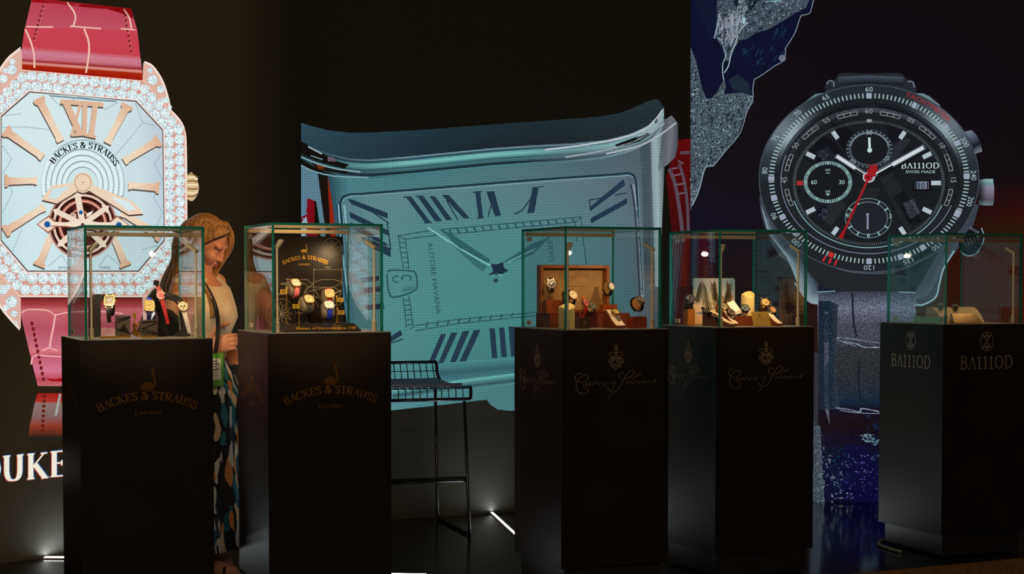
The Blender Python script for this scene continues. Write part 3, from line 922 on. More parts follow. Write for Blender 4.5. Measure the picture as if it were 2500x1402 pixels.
    c.line(smooth([(946, 666), (958, 660), (1004, 662), (1015, 670), (1018, 700), (1004, 714), (962, 726), (950, 716), (946, 690)], 5, True), 4, (34, 84, 98))
    c.loft([[(985, 696), (1016, 692)], [(980, 714), (1010, 708)]], [(66, 140, 144), (48, 110, 118)], 4)
    c.ring(992, 680, (9, 6), (13, 9), T, 24, 150, 400); c.ring(968, 682, (8, 6), (11, 9), T, 20, 60, 300)
    c.text(sans('AUTORE HAVANA'), 1054, 680, 13, T, 83, 176); c.text(sans('CUERVO Y'), 1338, 610, 13, T, 83, 96)
    c.up()
    # hands
    c.poly([(1076, 560), (1100, 570), (1196, 634), (1192, 645), (1120, 606)], (36, 96, 106)); c.poly([(1092, 588), (1190, 652), (1178, 664), (1160, 650)], (44, 110, 118)); c.poly([(1228, 640), (1300, 594), (1344, 578), (1300, 622), (1246, 640)], (40, 100, 112))
    c.line([(1044, 556), (1120, 606), (1196, 648)], 4, (120, 200, 194)); c.line([(1240, 640), (1310, 606)], 3, (120, 200, 194))
    c.up()
    c.poly([(1198, 644), (1212, 646), (1228, 640), (1230, 654), (1242, 661), (1228, 668), (1216, 672), (1192, 672), (1204, 662)], (18, 46, 70)); c.ell(1210, 685, 5.5, 5.5, (26, 70, 84), 14)
    c.line([(1198, 674), (1212, 668), (1226, 674)], 3, (96, 180, 178))
    # lower edge of the case
    c.loft([[(958, 952), (1080, 934), (1256, 912)], [(958, 960), (1080, 942), (1256, 920)], [(958, 966), (1080, 950), (1256, 930)], [(958, 978), (1080, 960), (1256, 938)]], [(96, 190, 184), (66, 140, 142), (34, 76, 88), (72, 146, 148)], 10)
    c.loft([[(1064, 888), (1256, 872)], [(1070, 912), (1256, 896)], [(1068, 932), (1256, 910)]], [(62, 140, 144), (40, 96, 112), (52, 118, 130)], 8)
    c.poly([(900, 1008), (960, 1003), (1190, 976), (1220, 972), (1220, 1010), (900, 1060)], (18, 16, 10))
    c.up()
    c.poly([(1184, 970), (1258, 960), (1330, 955), (1330, 1003), (1240, 1003), (1214, 1000), (1196, 988)], (62, 124, 132))
    c.up()
    def mute(k):
        g = .3 * k[0] + .5 * k[1] + .2 * k[2]
        return tuple((g + (x - g) * (.80 if k[0] < k[2] else 1.0)) * .98 for x in k[:3]) + (k[3],)
    c.c = [mute(k) for k in c.c]
    return c

def picture_right():
    c = Cv()
    X0, X1 = 1682, 2640
    c.loft([[(X0, y), (2100, y), (X1, y)] for y in (-40, 180, 440, 520, 570, 640, 800, 1000, 1250)],
           [[(9, 5, 9), (11, 6, 10), (10, 7, 8)], [(12, 7, 10), (11, 5, 16), (11, 7, 10)], [(12, 8, 18), (14, 8, 16), (14, 7, 11)], [(12, 8, 26), (16, 8, 12), (58, 4, 4)], [(12, 6, 30), (24, 6, 6), (50, 26, 2)], [(14, 8, 20), (40, 10, 6), (60, 12, 4)],
            [(16, 10, 14), (40, 18, 8), (60, 14, 8)], [(12, 8, 12), (24, 12, 10), (30, 10, 10)], [(8, 8, 10), (8, 6, 14), (10, 8, 10)]], 20)
    c.up()
    # rock in the upper left corner
    G, Bl = (66, 78, 90), (9, 11, 42)
    c.poly([(1684, -20), (1988, -20), (1978, 32), (1955, 40), (1940, 82), (1918, 118), (1914, 146), (1880, 167), (1843, 192), (1838, 232), (1840, 250), (1820, 278), (1800, 335), (1757, 385), (1740, 407), (1722, 410), (1704, 468), (1692, 500), (1684, 518)], Bl, .2)
    c.up()
    c.poly([(1684, 110), (1690, 125), (1699, 148), (1706, 180), (1714, 215), (1724, 240), (1738, 240), (1752, 222), (1768, 192), (1772, 212), (1768, 230), (1786, 228), (1812, 226), (1838, 234), (1840, 250), (1820, 278), (1800, 335), (1757, 385), (1740, 407), (1722, 410), (1704, 468), (1692, 500), (1684, 518)], (74, 88, 98), .95)
    c.poly([(1752, -20), (1986, -20), (1968, 18), (1930, 40), (1900, 58), (1876, 72), (1846, 80), (1822, 96), (1806, 98), (1795, 116), (1780, 148), (1772, 150), (1764, 116), (1750, 96), (1748, 40)], G, .8)
    c.poly([(1684, -20), (1742, -20), (1752, 30), (1744, 92), (1734, 100), (1720, 60)], (12, 18, 46), .5)
    c.up()
    c.poly([(1788, 0), (1802, 28), (1822, 34), (1842, 16), (1860, -20), (1800, -20)], (12, 26, 38), .4)
    c.poly([(1778, 196), (1800, 180), (1826, 200), (1836, 232), (1812, 224), (1790, 222)], (26, 38, 52), .6)
    c.loft([[(1758, 40), (1756, 92), (1772, 104)], [(1790, 26), (1790, 80), (1796, 100)], [(1818, 30), (1812, 60), (1804, 90)]], [(60, 66, 80), (118, 126, 138), (70, 80, 92)], 6, .45)
    c.poly([(1806, -20), (1836, -20), (1826, 20), (1812, 46), (1798, 30)], (126, 138, 146), .6)
    c.up()
    for p, w, k in (([(1757, 30), (1752, 60), (1744, 94)], 3.4, (150, 166, 176)), ([(1750, 92), (1760, 98), (1768, 118), (1772, 136), (1765, 155), (1764, 175), (1767, 196)], 2.6, (140, 166, 174)), ([(1826, 54), (1812, 68), (1802, 84), (1796, 106), (1788, 122), (1782, 145), (1778, 162), (1768, 178)], 3, (150, 170, 176)),
                    ([(1776, 44), (1774, 70), (1782, 95)], 2, (150, 156, 168)), ([(1790, 40), (1786, 70), (1790, 92)], 2, (150, 158, 170)), ([(1800, 32), (1798, 56), (1800, 84)], 2, (140, 150, 164)), ([(1870, 4), (1890, 3), (1908, 2)], 3, (126, 176, 180)),
                    ([(1986, 0), (1978, 30), (1966, 36), (1955, 40), (1946, 66), (1940, 82), (1924, 108), (1916, 120)], 2.2, (120, 136, 148)), ([(1918, 116), (1914, 146), (1890, 162), (1862, 182), (1842, 194)], 2.4, (110, 130, 144)), ([(1842, 192), (1838, 216), (1838, 240), (1824, 272), (1806, 326), (1772, 368), (1742, 405)], 2, (130, 146, 158)), ([(1742, 405), (1722, 410), (1706, 466), (1690, 502)], 3, (128, 150, 160))):
        c.curve(p, w, k, .3)
    random.seed(21)
    def inside(P, x, y):
        r = False
        for (x0, y0), (x1, y1) in zip(P, P[1:] + P[:1]):
            if (y0 > y) != (y1 > y) and x < (x1 - x0) * (y - y0) / (y1 - y0) + x0: r = not r
        return r
    def grain(P, n, k0, k1, L, ang, spread):
        xs = [q[0] for q in P]; ys = [q[1] for q in P]
        while n > 0:
            x, y = random.uniform(min(xs), max(xs)), random.uniform(max(-12, min(ys)), max(ys))
            if not inside(P, x, y): n -= .3; continue
            n -= 1
            a = radians(ang + random.uniform(-spread, spread)); l = random.uniform(.4, 1) * L; w = random.uniform(1.2, 3.4)
            q = (x + l * cos(a), y + l * sin(a))
            if not inside(P, q[0], q[1]): continue
            c.line([(x, y), q], w, lerp(k0, k1, random.random()), .5)
    R1 = [(1684, 110), (1706, 180), (1724, 240), (1738, 240), (1768, 192), (1768, 230), (1838, 234), (1820, 278), (1800, 335), (1757, 385), (1740, 407), (1722, 410), (1704, 468), (1684, 518)]
    R2 = [(1752, -14), (1986, -14), (1968, 18), (1900, 58), (1846, 80), (1806, 98), (1780, 148), (1764, 116), (1750, 96), (1748, 40)]
    grain(R1, 420, (20, 26, 34), (40, 50, 60), 9, 110, 40); grain(R2, 260, (18, 24, 32), (36, 46, 56), 10, 150, 40)
    c.up()
    grain(R1, 330, (96, 112, 122), (150, 170, 176), 6, 110, 60); grain(R2, 260, (90, 104, 114), (146, 160, 168), 6, 140, 60)
    grain([(1752, 40), (1818, 24), (1806, 92), (1790, 116), (1760, 100)], 60, (110, 120, 134), (160, 168, 180), 26, 95, 14)
    grain([(1800, 120), (1930, 40), (1912, 140), (1860, 180), (1840, 190)], 46, (14, 36, 58), (24, 54, 70), 26, 120, 14)
    c.ell(1910, 142, 9, 8, (112, 118, 132), 12, .5); c.ell(1816, 50, 5, 9, (150, 186, 190), 10)
    c.up()
    # lower rock behind the strap, strap
    c.poly([(1980, 1020), (1992, 1034), (2004, 1042), (2012, 1096), (2040, 1140), (2052, 1190), (2020, 1250), (1980, 1250)], (66, 76, 86), .95)
    c.poly([(1980, 860), (1998, 862), (1998, 1040), (1980, 1040)], (44, 44, 54), .2)
    c.up()
    def row(y): return [(1996 + max(0, y - 900) * .05, y), (2236 - max(0, y - 900) * .05, y)]
    c.loft([row(y) for y in (708, 735, 752, 790, 824, 838, 850, 905, 940, 985, 1000, 1040, 1090, 1150, 1210, 1252)],
           [(46, 52, 64), (84, 90, 106), (104, 108, 130), (72, 74, 86), (66, 68, 80), (58, 60, 72), (46, 48, 54), (42, 45, 50), (38, 44, 52), (16, 34, 56), (18, 10, 28), (20, 9, 14), (12, 10, 36), (10, 12, 48), (9, 9, 46), (8, 8, 40)], sp=.75)
    c.up()
    c.loft([[(1998, 735), (1998, 900), (2000, 1000)], [(2024, 735), (2024, 900), (2024, 1000)], [(2046, 745), (2040, 900), (2050, 1000)]], [(26, 32, 46), (18, 38, 54), (44, 50, 60)], 8, .7)
    c.poly([(2012, 760), (2022, 760), (2024, 880), (2022, 960), (2026, 1040), (2014, 1000), (2012, 900)], (78, 82, 94), .7)
    c.poly([(2060, 1085), (2110, 1090), (2150, 1140), (2170, 1250), (2080, 1250), (2040, 1170)], (9, 8, 50), .1)
    grain([(2006, 1080), (2070, 1096), (2090, 1140), (2070, 1190), (2040, 1200), (2010, 1140)], 130, (8, 26, 50), (12, 46, 62), 9, 20, 40)
    grain([(2006, 1060), (2030, 1110), (2064, 1160), (2084, 1215), (2050, 1248), (1992, 1248), (1990, 1080)], 150, (60, 72, 84), (120, 134, 144), 6, 25, 50)
    grain([(2094, 1062), (2130, 1058), (2150, 1076), (2140, 1088), (2110, 1082)], 70, (60, 96, 110), (130, 150, 160), 7, 15, 30)
    grain([(2110, 1000), (2150, 1000), (2150, 1200), (2128, 1120)], 40, (10, 30, 66), (16, 44, 84), 14, 55, 20)
    c.up()
    for p, w in (([(2044, 824), (2080, 828), (2120, 834), (2150, 838)], 3), ([(2056, 834), (2090, 840), (2110, 848), (2150, 848)], 4), ([(2040, 826), (2060, 836), (2090, 846)], 2.5), ([(2040, 996), (2070, 1000), (2100, 1006), (2104, 998), (2150, 1006)], 4), ([(2050, 1002), (2090, 1008), (2150, 1010)], 2.5)):
        c.curve(p, w * .8, (118, 128, 144), .8)
    c.curve([(2081, 715), (2082, 760), (2086, 800), (2092, 822)], 5, (26, 30, 38), .3); c.curve([(2098, 880), (2096, 930), (2100, 978)], 3.5, (16, 22, 34))
    random.seed(9)
    for i in range(70):
        x, y = random.uniform(2050, 2150), random.uniform(1110, 1222)
        c.ell(x, y, random.uniform(1, 3.2), random.uniform(1, 2), (random.uniform(50, 120),) * 2 + (140,), 6)
    c.up()
    # upper strap, lugs, case
    c.poly(smooth([(2014, 222), (2016, 204), (2026, 195), (2036, 196), (2044, 186), (2056, 178), (2120, 180), (2190, 178), (2206, 184), (2214, 194), (2226, 196), (2236, 208), (2238, 224)], 3) + [(2238, 260), (2014, 260)], (34, 38, 46), .3)
    c.up()
    c.loft([[(2046, 188), (2120, 184), (2206, 188)], [(2046, 196), (2120, 192), (2206, 196)], [(2046, 208), (2120, 203), (2206, 208)]], [(66, 76, 86), (50, 58, 68), (16, 16, 24)], 8, .2)
    for p in ([(2018, 206), (2024, 198), (2034, 200), (2036, 212)], [(2216, 200), (2228, 200), (2232, 214)]): c.curve(p, 3.4, (96, 112, 124), .4)
    c.poly([(1964, 250), (1990, 230), (2014, 226), (2030, 240), (1970, 268)], (96, 126, 134)); c.poly([(2232, 228), (2254, 228), (2270, 236), (2296, 258), (2290, 262), (2232, 244)], (104, 126, 132))
    side = smooth([(1854, 480), (1858, 520), (1872, 568), (1898, 618), (1930, 650), (1948, 690), (1960, 716), (1976, 736), (1998, 741)], 3) + [(1998, 690)] + [(2236, 690), (2236, 744)] + smooth([(2252, 744), (2270, 734), (2284, 726), (2294, 690), (2304, 655), (2330, 620), (2372, 560), (2390, 500)], 3)
    c.poly(side + [(2121, 470)], (56, 62, 72))
    c.up()
    c.loft([[(1858, 500), (1874, 566), (1924, 634), (1952, 706), (1976, 737), (1998, 741)], [(1870, 530), (1886, 580), (1942, 640), (1976, 690), (1986, 715), (1998, 716)], [(1880, 540), (1910, 600), (1966, 650), (1990, 684), (1996, 690), (1998, 700)]], [(138, 160, 168), (86, 100, 112), (52, 62, 74)], 20)
    c.loft([[(2236, 700), (2262, 690), (2286, 650), (2310, 600), (2360, 560)], [(2236, 730), (2262, 726), (2284, 690), (2306, 640), (2372, 556)]], [(52, 62, 72), (70, 84, 96)], 14)
    c.curve([(2236, 744), (2254, 744), (2284, 726), (2294, 690), (2304, 655), (2330, 612)], 4, (140, 176, 184)); c.curve([(1940, 690), (1960, 720), (1978, 738), (1998, 742)], 4, (130, 150, 160))
    c.poly(arc(2121, 436, 240, 232, 30, 150, 40) + [(1996, 712), (2236, 712)], (30, 33, 38))
    c.poly([(1998, 700), (2040, 708), (2046, 714), (1998, 714)], (8, 12, 44)); c.poly([(2200, 708), (2236, 696), (2236, 714), (2200, 714)], (10, 16, 30))
    c.up()
    c.curve([(1950, 590), (2030, 650), (2121, 668), (2210, 655), (2300, 590)], 2, (80, 90, 100)); c.line([(2082, 653), (2121, 655), (2162, 652)], 2, (130, 140, 150)); c.line([(1998, 713), (2040, 711)], 3, (110, 140, 150)); c.line([(2194, 713), (2236, 715)], 3, (110, 140, 150))
    # crown and pushers
    c.loft([[(2352, 322), (2372, 318)], [(2366, 338), (2384, 330)], [(2378, 358), (2394, 350)], [(2380, 376), (2398, 370)]], [(110, 124, 136), (76, 84, 100), (14, 16, 34), (110, 118, 126)], 6)
    c.loft([[(2388, 440), (2404, 437), (2424, 437)], [(2388, 450), (2404, 450), (2426, 450)], [(2388, 456), (2404, 457), (2427, 457)], [(2388, 488), (2404, 488), (2427, 488)], [(2390, 500), (2404, 502), (2424, 502)]],
           [[(60, 76, 80), (130, 170, 170), (140, 176, 176)], [(30, 34, 38), (96, 126, 132), (110, 140, 146)], [(20, 22, 26), (126, 122, 140), (136, 130, 146)], [(14, 14, 16), (84, 76, 90), (88, 80, 94)], [(70, 90, 92), (110, 134, 136), (96, 116, 120)]], 10)
    c.poly([(2340, 592), (2364, 560), (2376, 552), (2398, 566), (2402, 580), (2396, 608), (2380, 622), (2360, 624), (2344, 614)], (14, 14, 20)); c.curve([(2396, 556), (2402, 580), (2392, 608), (2378, 622), (2360, 624), (2344, 614)], 3, (120, 150, 160))
    for i in range(5): c.line([(2352 + i * 7, 588 - i * 5), (2360 + i * 7, 604 - i * 4)], 2.5, (70, 72, 80))
    c.line([(2366, 556), (2390, 568)], 6, (90, 94, 108))
    c.up()
    # bezel
    CX, CY = 2121.5, 436.0
    hl = lambda d: math.exp(-((d - 214) / 16) ** 2) * 1.0 + math.exp(-((d - 322) / 18) ** 2) * .9
    mixc = lambda a, b, t: lerp(a, b, min(1, max(0, t)))
    c.ring(CX, CY, (236, 199), (269, 229), lambda d: mixc((28, 32, 37) if d < 180 else (32, 40, 46), (128, 140, 150), hl(d % 360) * .75), 120)
    c.up()
    c.ring(CX, CY, (222, 186), (236, 199), lambda d: mixc((26, 30, 34), (150, 166, 172), hl(d % 360)), 120)
    c.ring(CX, CY, (214, 178), (222, 186), lambda d: mixc((20, 24, 30), (60, 70, 80), hl(d % 360)), 120)
    c.ring(CX, CY, (267, 227), (269.5, 229.5), (62, 72, 80), 120)
    c.poly(arc(2121, 440, 216, 180, 0, 360, 72), (24, 27, 30))
    c.up()
    c.ring(2121, 440, (213, 178), (216, 181), (96, 106, 122), 90, 20, 200); c.ring(2121, 438, (204, 172), (206, 174), (84, 92, 104), 90, 190, 350); c.ring(2121, 440, (196, 166), (210, 176), lambda d: mixc((30, 33, 37), (58, 62, 72), math.exp(-((d % 360 - 275) / 40) ** 2)), 90)
    pt = lambda d, rx, ry, cx=CX, cy=CY: (cx + rx * cos(radians(d)), cy + ry * sin(radians(d)))
    def tick(d, r0, r1, w, col, cx=CX, cy=CY):
        a, b = pt(d, r0[0], r0[1], cx, cy), pt(d, r1[0], r1[1], cx, cy)
        c.line([a, b], w, col)
    for i in range(150):
        d = i * 2.4
        red = abs(d - 112.8) < .1
        tick(d, (232, 196), (245, 208), 3.2 if not red else 12, (196, 40, 44) if red else (150, 174, 176))
    for d in (-90, -62.4, -38.4, -25.6, 180, 166, 152, 139, 90, 71.5, 57, 24, -2, 26):
        tick(d, (231, 195), (246, 209), 11, (150, 156, 176))
    num = lambda s, d, k=.952, h=14, col=(160, 180, 184), fl=0: c.arctext(sans(s), CX, CY, 269 * k - h / 2, d, h, col, ry=.852)
    for s, d in (('60', -90), ('65', -114.5), ('70', -133), ('75', -153), ('80', -175), ('90', 155), ('100', 134), ('120', 90), ('135', 68), ('150', 50), ('200', 15), ('240', -2), ('300', -24)):
        num(s, d)
    c.arctext(sans('111', 0, .03), CX, CY, 247, 112, 16, (190, 36, 48), w=34, ry=.852)
    c.arctext(sans('TACHYMETER'), CX, CY, 251, -55, 13, (170, 40, 50), w=128, ry=.852)
    # minute flange
    FX, FY = 2121.0, 440.0
    c.up()
    for i, s in enumerate(('60', '05', '10', '15', '20', '25', '30', '35', '40', '45', '50', '55')):
        d = -90 + i * 30
        if 20 < d < 160: continue
        c.arctext(sans(s), FX, FY, 200, d, 14, (140, 150, 154), ry=.815)
    for i in range(12):
        d0 = -90 + i * 30
        if 30 < d0 + 15 < 150: continue
        for k in (0, 1):
            r = (198, 161) if k == 0 else (207, 169)
            c.line([pt(d0 + 8 + q * 1.4, r[0], r[1], FX, FY) for q in range(11)], 1.8, (128, 138, 142))
        for q in (8, 12.7, 17.3, 22): tick(d0 + q, (198, 161), (207, 169), 1.8, (128, 138, 142), FX, FY)
    # dial
    EX, EY = 2121.0, 447.0
    c.poly(arc(EX, EY, 187, 154, 0, 360, 72), (14, 16, 20)); c.up()
    c.poly(arc(EX, EY, 178, 146, 0, 360, 72), (22, 25, 30), .25); c.up()
    for i in range(240): tick(i * 1.5, (178, 146), (186, 153), 1.5, (96, 110, 112), EX, EY)
    c.curve([pt(d, 190, 158, EX, EY) for d in range(20, 165, 12)], 2.6, (120, 160, 164))
    # openworked bridges
    for p, k in (([(1962, 385), (2010, 330), (2040, 350), (2092, 420), (2060, 425)], (12, 13, 22)), ([(1990, 372), (2018, 352), (2052, 398), (2030, 410)], (30, 34, 40)), ([(2200, 330), (2224, 342), (2150, 436), (2130, 436)], (36, 40, 46)), ([(2150, 440), (2176, 420), (2250, 545), (2218, 572)], (30, 33, 38)),
                 ([(2180, 480), (2206, 466), (2250, 540), (2226, 560)], (12, 14, 18)), ([(2204, 496), (2230, 486), (2246, 520), (2222, 536)], (58, 62, 70)), ([(2000, 530), (2040, 478), (2066, 500), (2030, 552)], (34, 37, 42)), ([(1990, 522), (2010, 500), (2026, 516), (2008, 540)], (12, 12, 32)), ([(2090, 460), (2150, 460), (2136, 490), (2106, 490)], (30, 33, 38)),
                 ([(2030, 300), (2060, 306), (2090, 330), (2060, 370), (2046, 340)], (12, 13, 20)), ([(2160, 300), (2210, 318), (2190, 350), (2168, 340)], (16, 17, 24))): c.poly(p, k, .2)
    c.up()
    c.text(sans('22'), 2016, 385, 18, (60, 62, 70), -50); c.text(sans('29'), 2018, 528, 20, (60, 64, 74), -55)
    for i, (d, col) in enumerate(((-60, 0), (-30, 0), (0, 0), (30, 0), (60, 0), (120, 0), (150, 0), (180, 1), (210, 0), (240, 0))):
        p = pt(d, 165, 136, EX, EY); a, b = pt(d, 152, 125, EX, EY), pt(d, 176, 145, EX, EY)
        c.line([(a[0] + 2, a[1] + 4), (b[0] + 2, b[1] + 4)], 12, (30, 34, 38)); c.up(); c.line([a, b], 11, (160, 40, 46) if col else (172, 186, 194)); c.z -= 1
    c.line([(2116, 295), (2128, 295)], 7, (150, 156, 160))
    c.up(2)
    # three small dials
    c.ell(2122.6, 364, 58, 48, (34, 38, 46), 48); c.ell(2021, 445, 61, 53, (30, 34, 40), 48); c.ell(2119.6, 533, 59, 51, (24, 27, 32), 48); c.up()
    c.ring(2122.6, 364, (45, 38), (50, 42), lambda d: (110, 122, 132) if 190 < d < 350 else (70, 80, 90), 48); c.ell(2122.6, 364, 45, 38, (22, 24, 29), 40)
    for i in range(30): tick(i * 12, (51, 43), (56, 47), 2.2, (120, 140, 144), 2122.6, 364)
    c.ell(2021, 445, 59, 51, (120, 146, 146), 48); c.ell(2119.6, 533, 57, 49, (110, 140, 142), 48); c.up()
    c.ell(2021, 445, 57, 49, (40, 56, 60), 48); c.ell(2119.6, 533, 55.5, 47.5, (28, 32, 38), 48); c.up()
    for i in range(60): tick(i * 6, (50, 43), (57, 49), 2.6 if i % 5 else 4.5, (142, 178, 174), 2021, 445)
    c.ell(2021, 445, 50, 43, (20, 22, 27), 48)
    c.ring(2119.6, 533, (46, 39), (47.5, 40.5), (120, 140, 144), 48)
    for i in range(12):
        if i % 3: tick(i * 30, (45, 38), (56, 48), 3.6, (140, 176, 174), 2119.6, 533)
    c.up()
    for s, x, y, a in (('15', 2026, 418, -90), ('45', 2026, 472, -90), ('60', 1987, 450, 0), ('30', 2055, 450, 0), ('9', 2068, 532, 0), ('3', 2173, 533, 0), ('6', 2120, 580, 0)): c.text(sans(s), x, y, 11, (170, 204, 196), a)
    c.text(sans('30'), 2122, 329, 11, (150, 172, 172)); c.text(sans('20'), 2078, 398, 11, (150, 172, 172), 35); c.text(sans('10'), 2168, 392, 11, (150, 172, 172), -40)
    c.line([(2122, 336), (2123, 366)], 6, (186, 214, 210)); c.ell(2123, 367, 6, 6, (186, 214, 210), 16); c.line([(2118, 525), (2118, 560)], 5, (130, 136, 156)); c.ell(2118, 524, 4, 4, (120, 130, 150), 12)
    c.poly([(2228, 440), (2272, 440), (2272, 466), (2228, 466)], (8, 8, 10)); c.up()
    c.loft([[(2233, 443), (2233, 462)], [(2250, 443), (2250, 462)], [(2267, 443), (2267, 462)]], [(70, 80, 110), (110, 124, 140), (120, 110, 140)], 2); c.up()
    c.text(sans('10'), 2250, 460, 14, (16, 18, 24)); c.line([(2236, 444), (2236, 462)], 3, (20, 22, 30)); c.line([(2264, 444), (2264, 462)], 3, (20, 22, 30))
    c.text(serif('B^111OD', .15, .09, .12), 2246, 411, 13, (196, 216, 212), 0, 92); c.text(sans('SWISS MADE'), 2247, 423, 7, (168, 200, 196), 0, 72)
    c.up()
    # hands
    for p, q, w in (((2121, 432), (2040, 380), 13), ((2121, 434), (2258, 358), 14)):
        c.line([(p[0] + 2, p[1] + 5), (q[0] + 2, q[1] + 5)], w, (12, 13, 16)); c.up()
        c.line([p, q], w, (82, 92, 100)); c.up()
        m_ = lerp(p, q, .42)
        c.line([m_, lerp(p, q, .97)], w * .62, (206, 214, 218)); c.line([lerp(p, q, .12), m_], w * .28, (216, 224, 226))
        c.line([(lerp(p, q, .14)[0] + 1, lerp(p, q, .14)[1] + 4), (m_[0] + 1, m_[1] + 4)], w * .4, (8, 10, 12)); c.up()
    c.ell(2121, 433, 15, 13, (196, 206, 210), 30); c.ell(2121, 433, 12, 10, (26, 28, 32), 30); c.up()
    c.line([(2054, 580), (2090, 500), (2121, 433)], 6, (148, 26, 34)); c.poly([(2046, 580), (2058, 584), (2062, 566), (2056, 564)], (150, 24, 30))
    c.ell(2119, 433, 10, 10, (158, 26, 34), 24); c.poly([(2119, 428), (2116, 414), (2124, 412), (2120, 402), (2130, 406), (2134, 398), (2138, 404), (2144, 402), (2140, 412), (2146, 416), (2138, 420), (2138, 430), (2126, 434)], (152, 24, 34))
    c.up(); c.ell(2119, 433, 4, 4, (110, 14, 22), 12)
    return c

led_wall('LED wall showing a diamond-set watch on a red strap above the letters UKE', CL, CA, picture_left(), led_material('led_left', 0.0078, .16, .5, 1.0))
led_wall('LED wall showing a teal rectangular watch with Roman numerals, behind the stool', CA, CB, picture_middle(), led_material('led_middle', 0.0092, .42, .55, 1.0))
led_wall('LED wall showing a round black chronograph beside a speckled rock', CB, CR, picture_right(), led_material('led_right', 0.0085, .12, .5, 1.0))
# ------------------------------------------------------------------ pedestals and glass cases
ANG = radians(22.8)
CC, SS = cos(ANG), sin(ANG)
PW = 0.5
class Case:
    def __init__(s, u, z, h):
        s.H = h
        s.FL = Vector(((u - W0 / 2) / F * z, z, 0))
    def w(s, x, b, z): return Vector((s.FL.x + x * CC - b * SS, s.FL.y + x * SS + b * CC, z))
    def loc(s, u, v, b):
        """pixel -> (x along the front, height) on the upright plane b behind the front face"""
        n = Vector((-SS, CC, 0)); p = s.w(0, b, 0)
        d = ray(u, v)
        t = (p.x * n.x + p.y * n.y) / (d.x * n.x + d.y * n.y)
        P = Vector((d.x * t, d.y * t, CAMZ + d.z * t))
        q = P - s.FL
        return (q.x * CC + q.y * SS, P.z)
    def pt(s, u, v, b):
        x, z = s.loc(u, v, b)
        return s.w(x, b, z)
CASES = [Case(193, 6.09, 1.087), Case(653.5, 6.32, 1.105), Case(1371, 6.75, 1.105), Case(1749.3, 7.11, 1.105), Case(2304, 7.655, 1.105)]

BLACK = pm('pedestal_black', (38, 31, 24), 0.45, 0, 0.1, 5, 0, 0.17)
TOPB = pm('pedestal_top', (150, 141, 130), 0.34, 0, 0.1, 9, 0, 0.5)
CLEAR = glass_mat('clear_glass', (0.985, 0.995, 0.99, 1))
EDGEM = edge_mat('glass_edge')
ALU = pm('warm_aluminium', (240, 222, 186), 0.38, 0.3, 0.06, 30, stretch=(2, 40, 40))
STEEL = pm('brushed_steel', (214, 196, 164), 0.36, 0.35, 0.06, 40)
GILT = pm('gilt_print', (152, 106, 36), 0.35, 0.5, 0.1, 60)
TAUPE = pm('taupe_print', (158, 138, 116), 0.5, 0.1, 0.06, 60)
BEIGE = pm('beige_print', (124, 104, 82), 0.5, 0.1, 0.06, 60)

OST = [(-.105, .38), (-.075, .46), (-.03, .50), (.02, .505), (.055, .48), (.083, .455), (.086, .52), (.073, .62), (.056, .70), (.056, .745), (.07, .775), (.088, .765), (.105, .745), (.085, .735), (.076, .73), (.088, .65), (.108, .56), (.114, .49), (.103, .42), (.075, .37), (.04, .345), (0, .345), (-.05, .355), (-.09, .375)]
def logo_backes(c, x, z, k=1.0, col=(150, 104, 40), part=2):
    """ostrich over an arched name and the word London; x, z = centre of the arch base"""
    T = lambda p: (x + p[0] * .28 * k, z - .030 * k + p[1] * .20 * k)
    if part != 1:
        c.poly([T(p) for p in smooth(OST, 3, True)], col)
        for p in ([(-.005, .35), (-.055, .28), (-.062, .20), (-.03, .185)], [(.03, .35), (.09, .29), (.10, .23), (.112, .225)]): c.line([T(q) for q in p], .0042 * k, col)
    if part == 0: return
    if part != 3: c.arctext(serif('BACKES & STRAUSS', .2, .075), x, z - .40 * k, .405 * k, 90, .030 * k, col, w=.375 * k, flip=False)
    if part != 1: c.text(sans('London', .28), x, z - .052 * k, .021 * k, col, 0, .098 * k, flip=False)
CU = [[(1085, 575), (1020, 572), (980, 625), (1005, 665), (1080, 690), (1150, 670), (1185, 625), (1165, 592), (1120, 592), (1050, 640), (1005, 720), (1010, 790), (1060, 840), (1120, 852), (1170, 835), (1185, 797), (1160, 770), (1122, 772)],
      [(1128, 698), (1106, 732), (1130, 745), (1165, 702)], [(1168, 698), (1158, 740), (1184, 734), (1225, 706), (1214, 690), (1190, 715), (1202, 742), (1240, 730)], [(1240, 742), (1272, 700), (1300, 690), (1306, 706)], [(1316, 694), (1344, 740), (1384, 688)],
      [(1436, 690), (1410, 718), (1430, 740), (1462, 724), (1466, 700), (1442, 688)], [(1532, 692), (1552, 716), (1614, 688)], [(1612, 688), (1562, 800), (1500, 936)],
      [(1742, 582), (1700, 565), (1660, 600), (1680, 650), (1760, 665), (1850, 630), (1900, 572), (1880, 540), (1830, 547), (1770, 610), (1720, 700), (1670, 780), (1600, 835), (1530, 825), (1480, 762)],
      [(1806, 690), (1776, 714), (1790, 728), (1816, 715), (1822, 692)], [(1846, 722), (1900, 640), (1990, 612), (2006, 592), (1972, 590), (1900, 640), (1856, 715), (1890, 725), (1916, 696)], [(1918, 722), (1950, 690), (1966, 702)],
      [(1992, 694), (1974, 720), (1996, 726)], [(2010, 728), (2042, 690), (2052, 726), (2082, 690), (2096, 722)], [(2134, 690), (2110, 715), (2130, 726), (2162, 706), (2152, 688)], [(2182, 728), (2214, 704), (2240, 656), (2236, 686), (2240, 708), (2222, 724), (2200, 718)]]
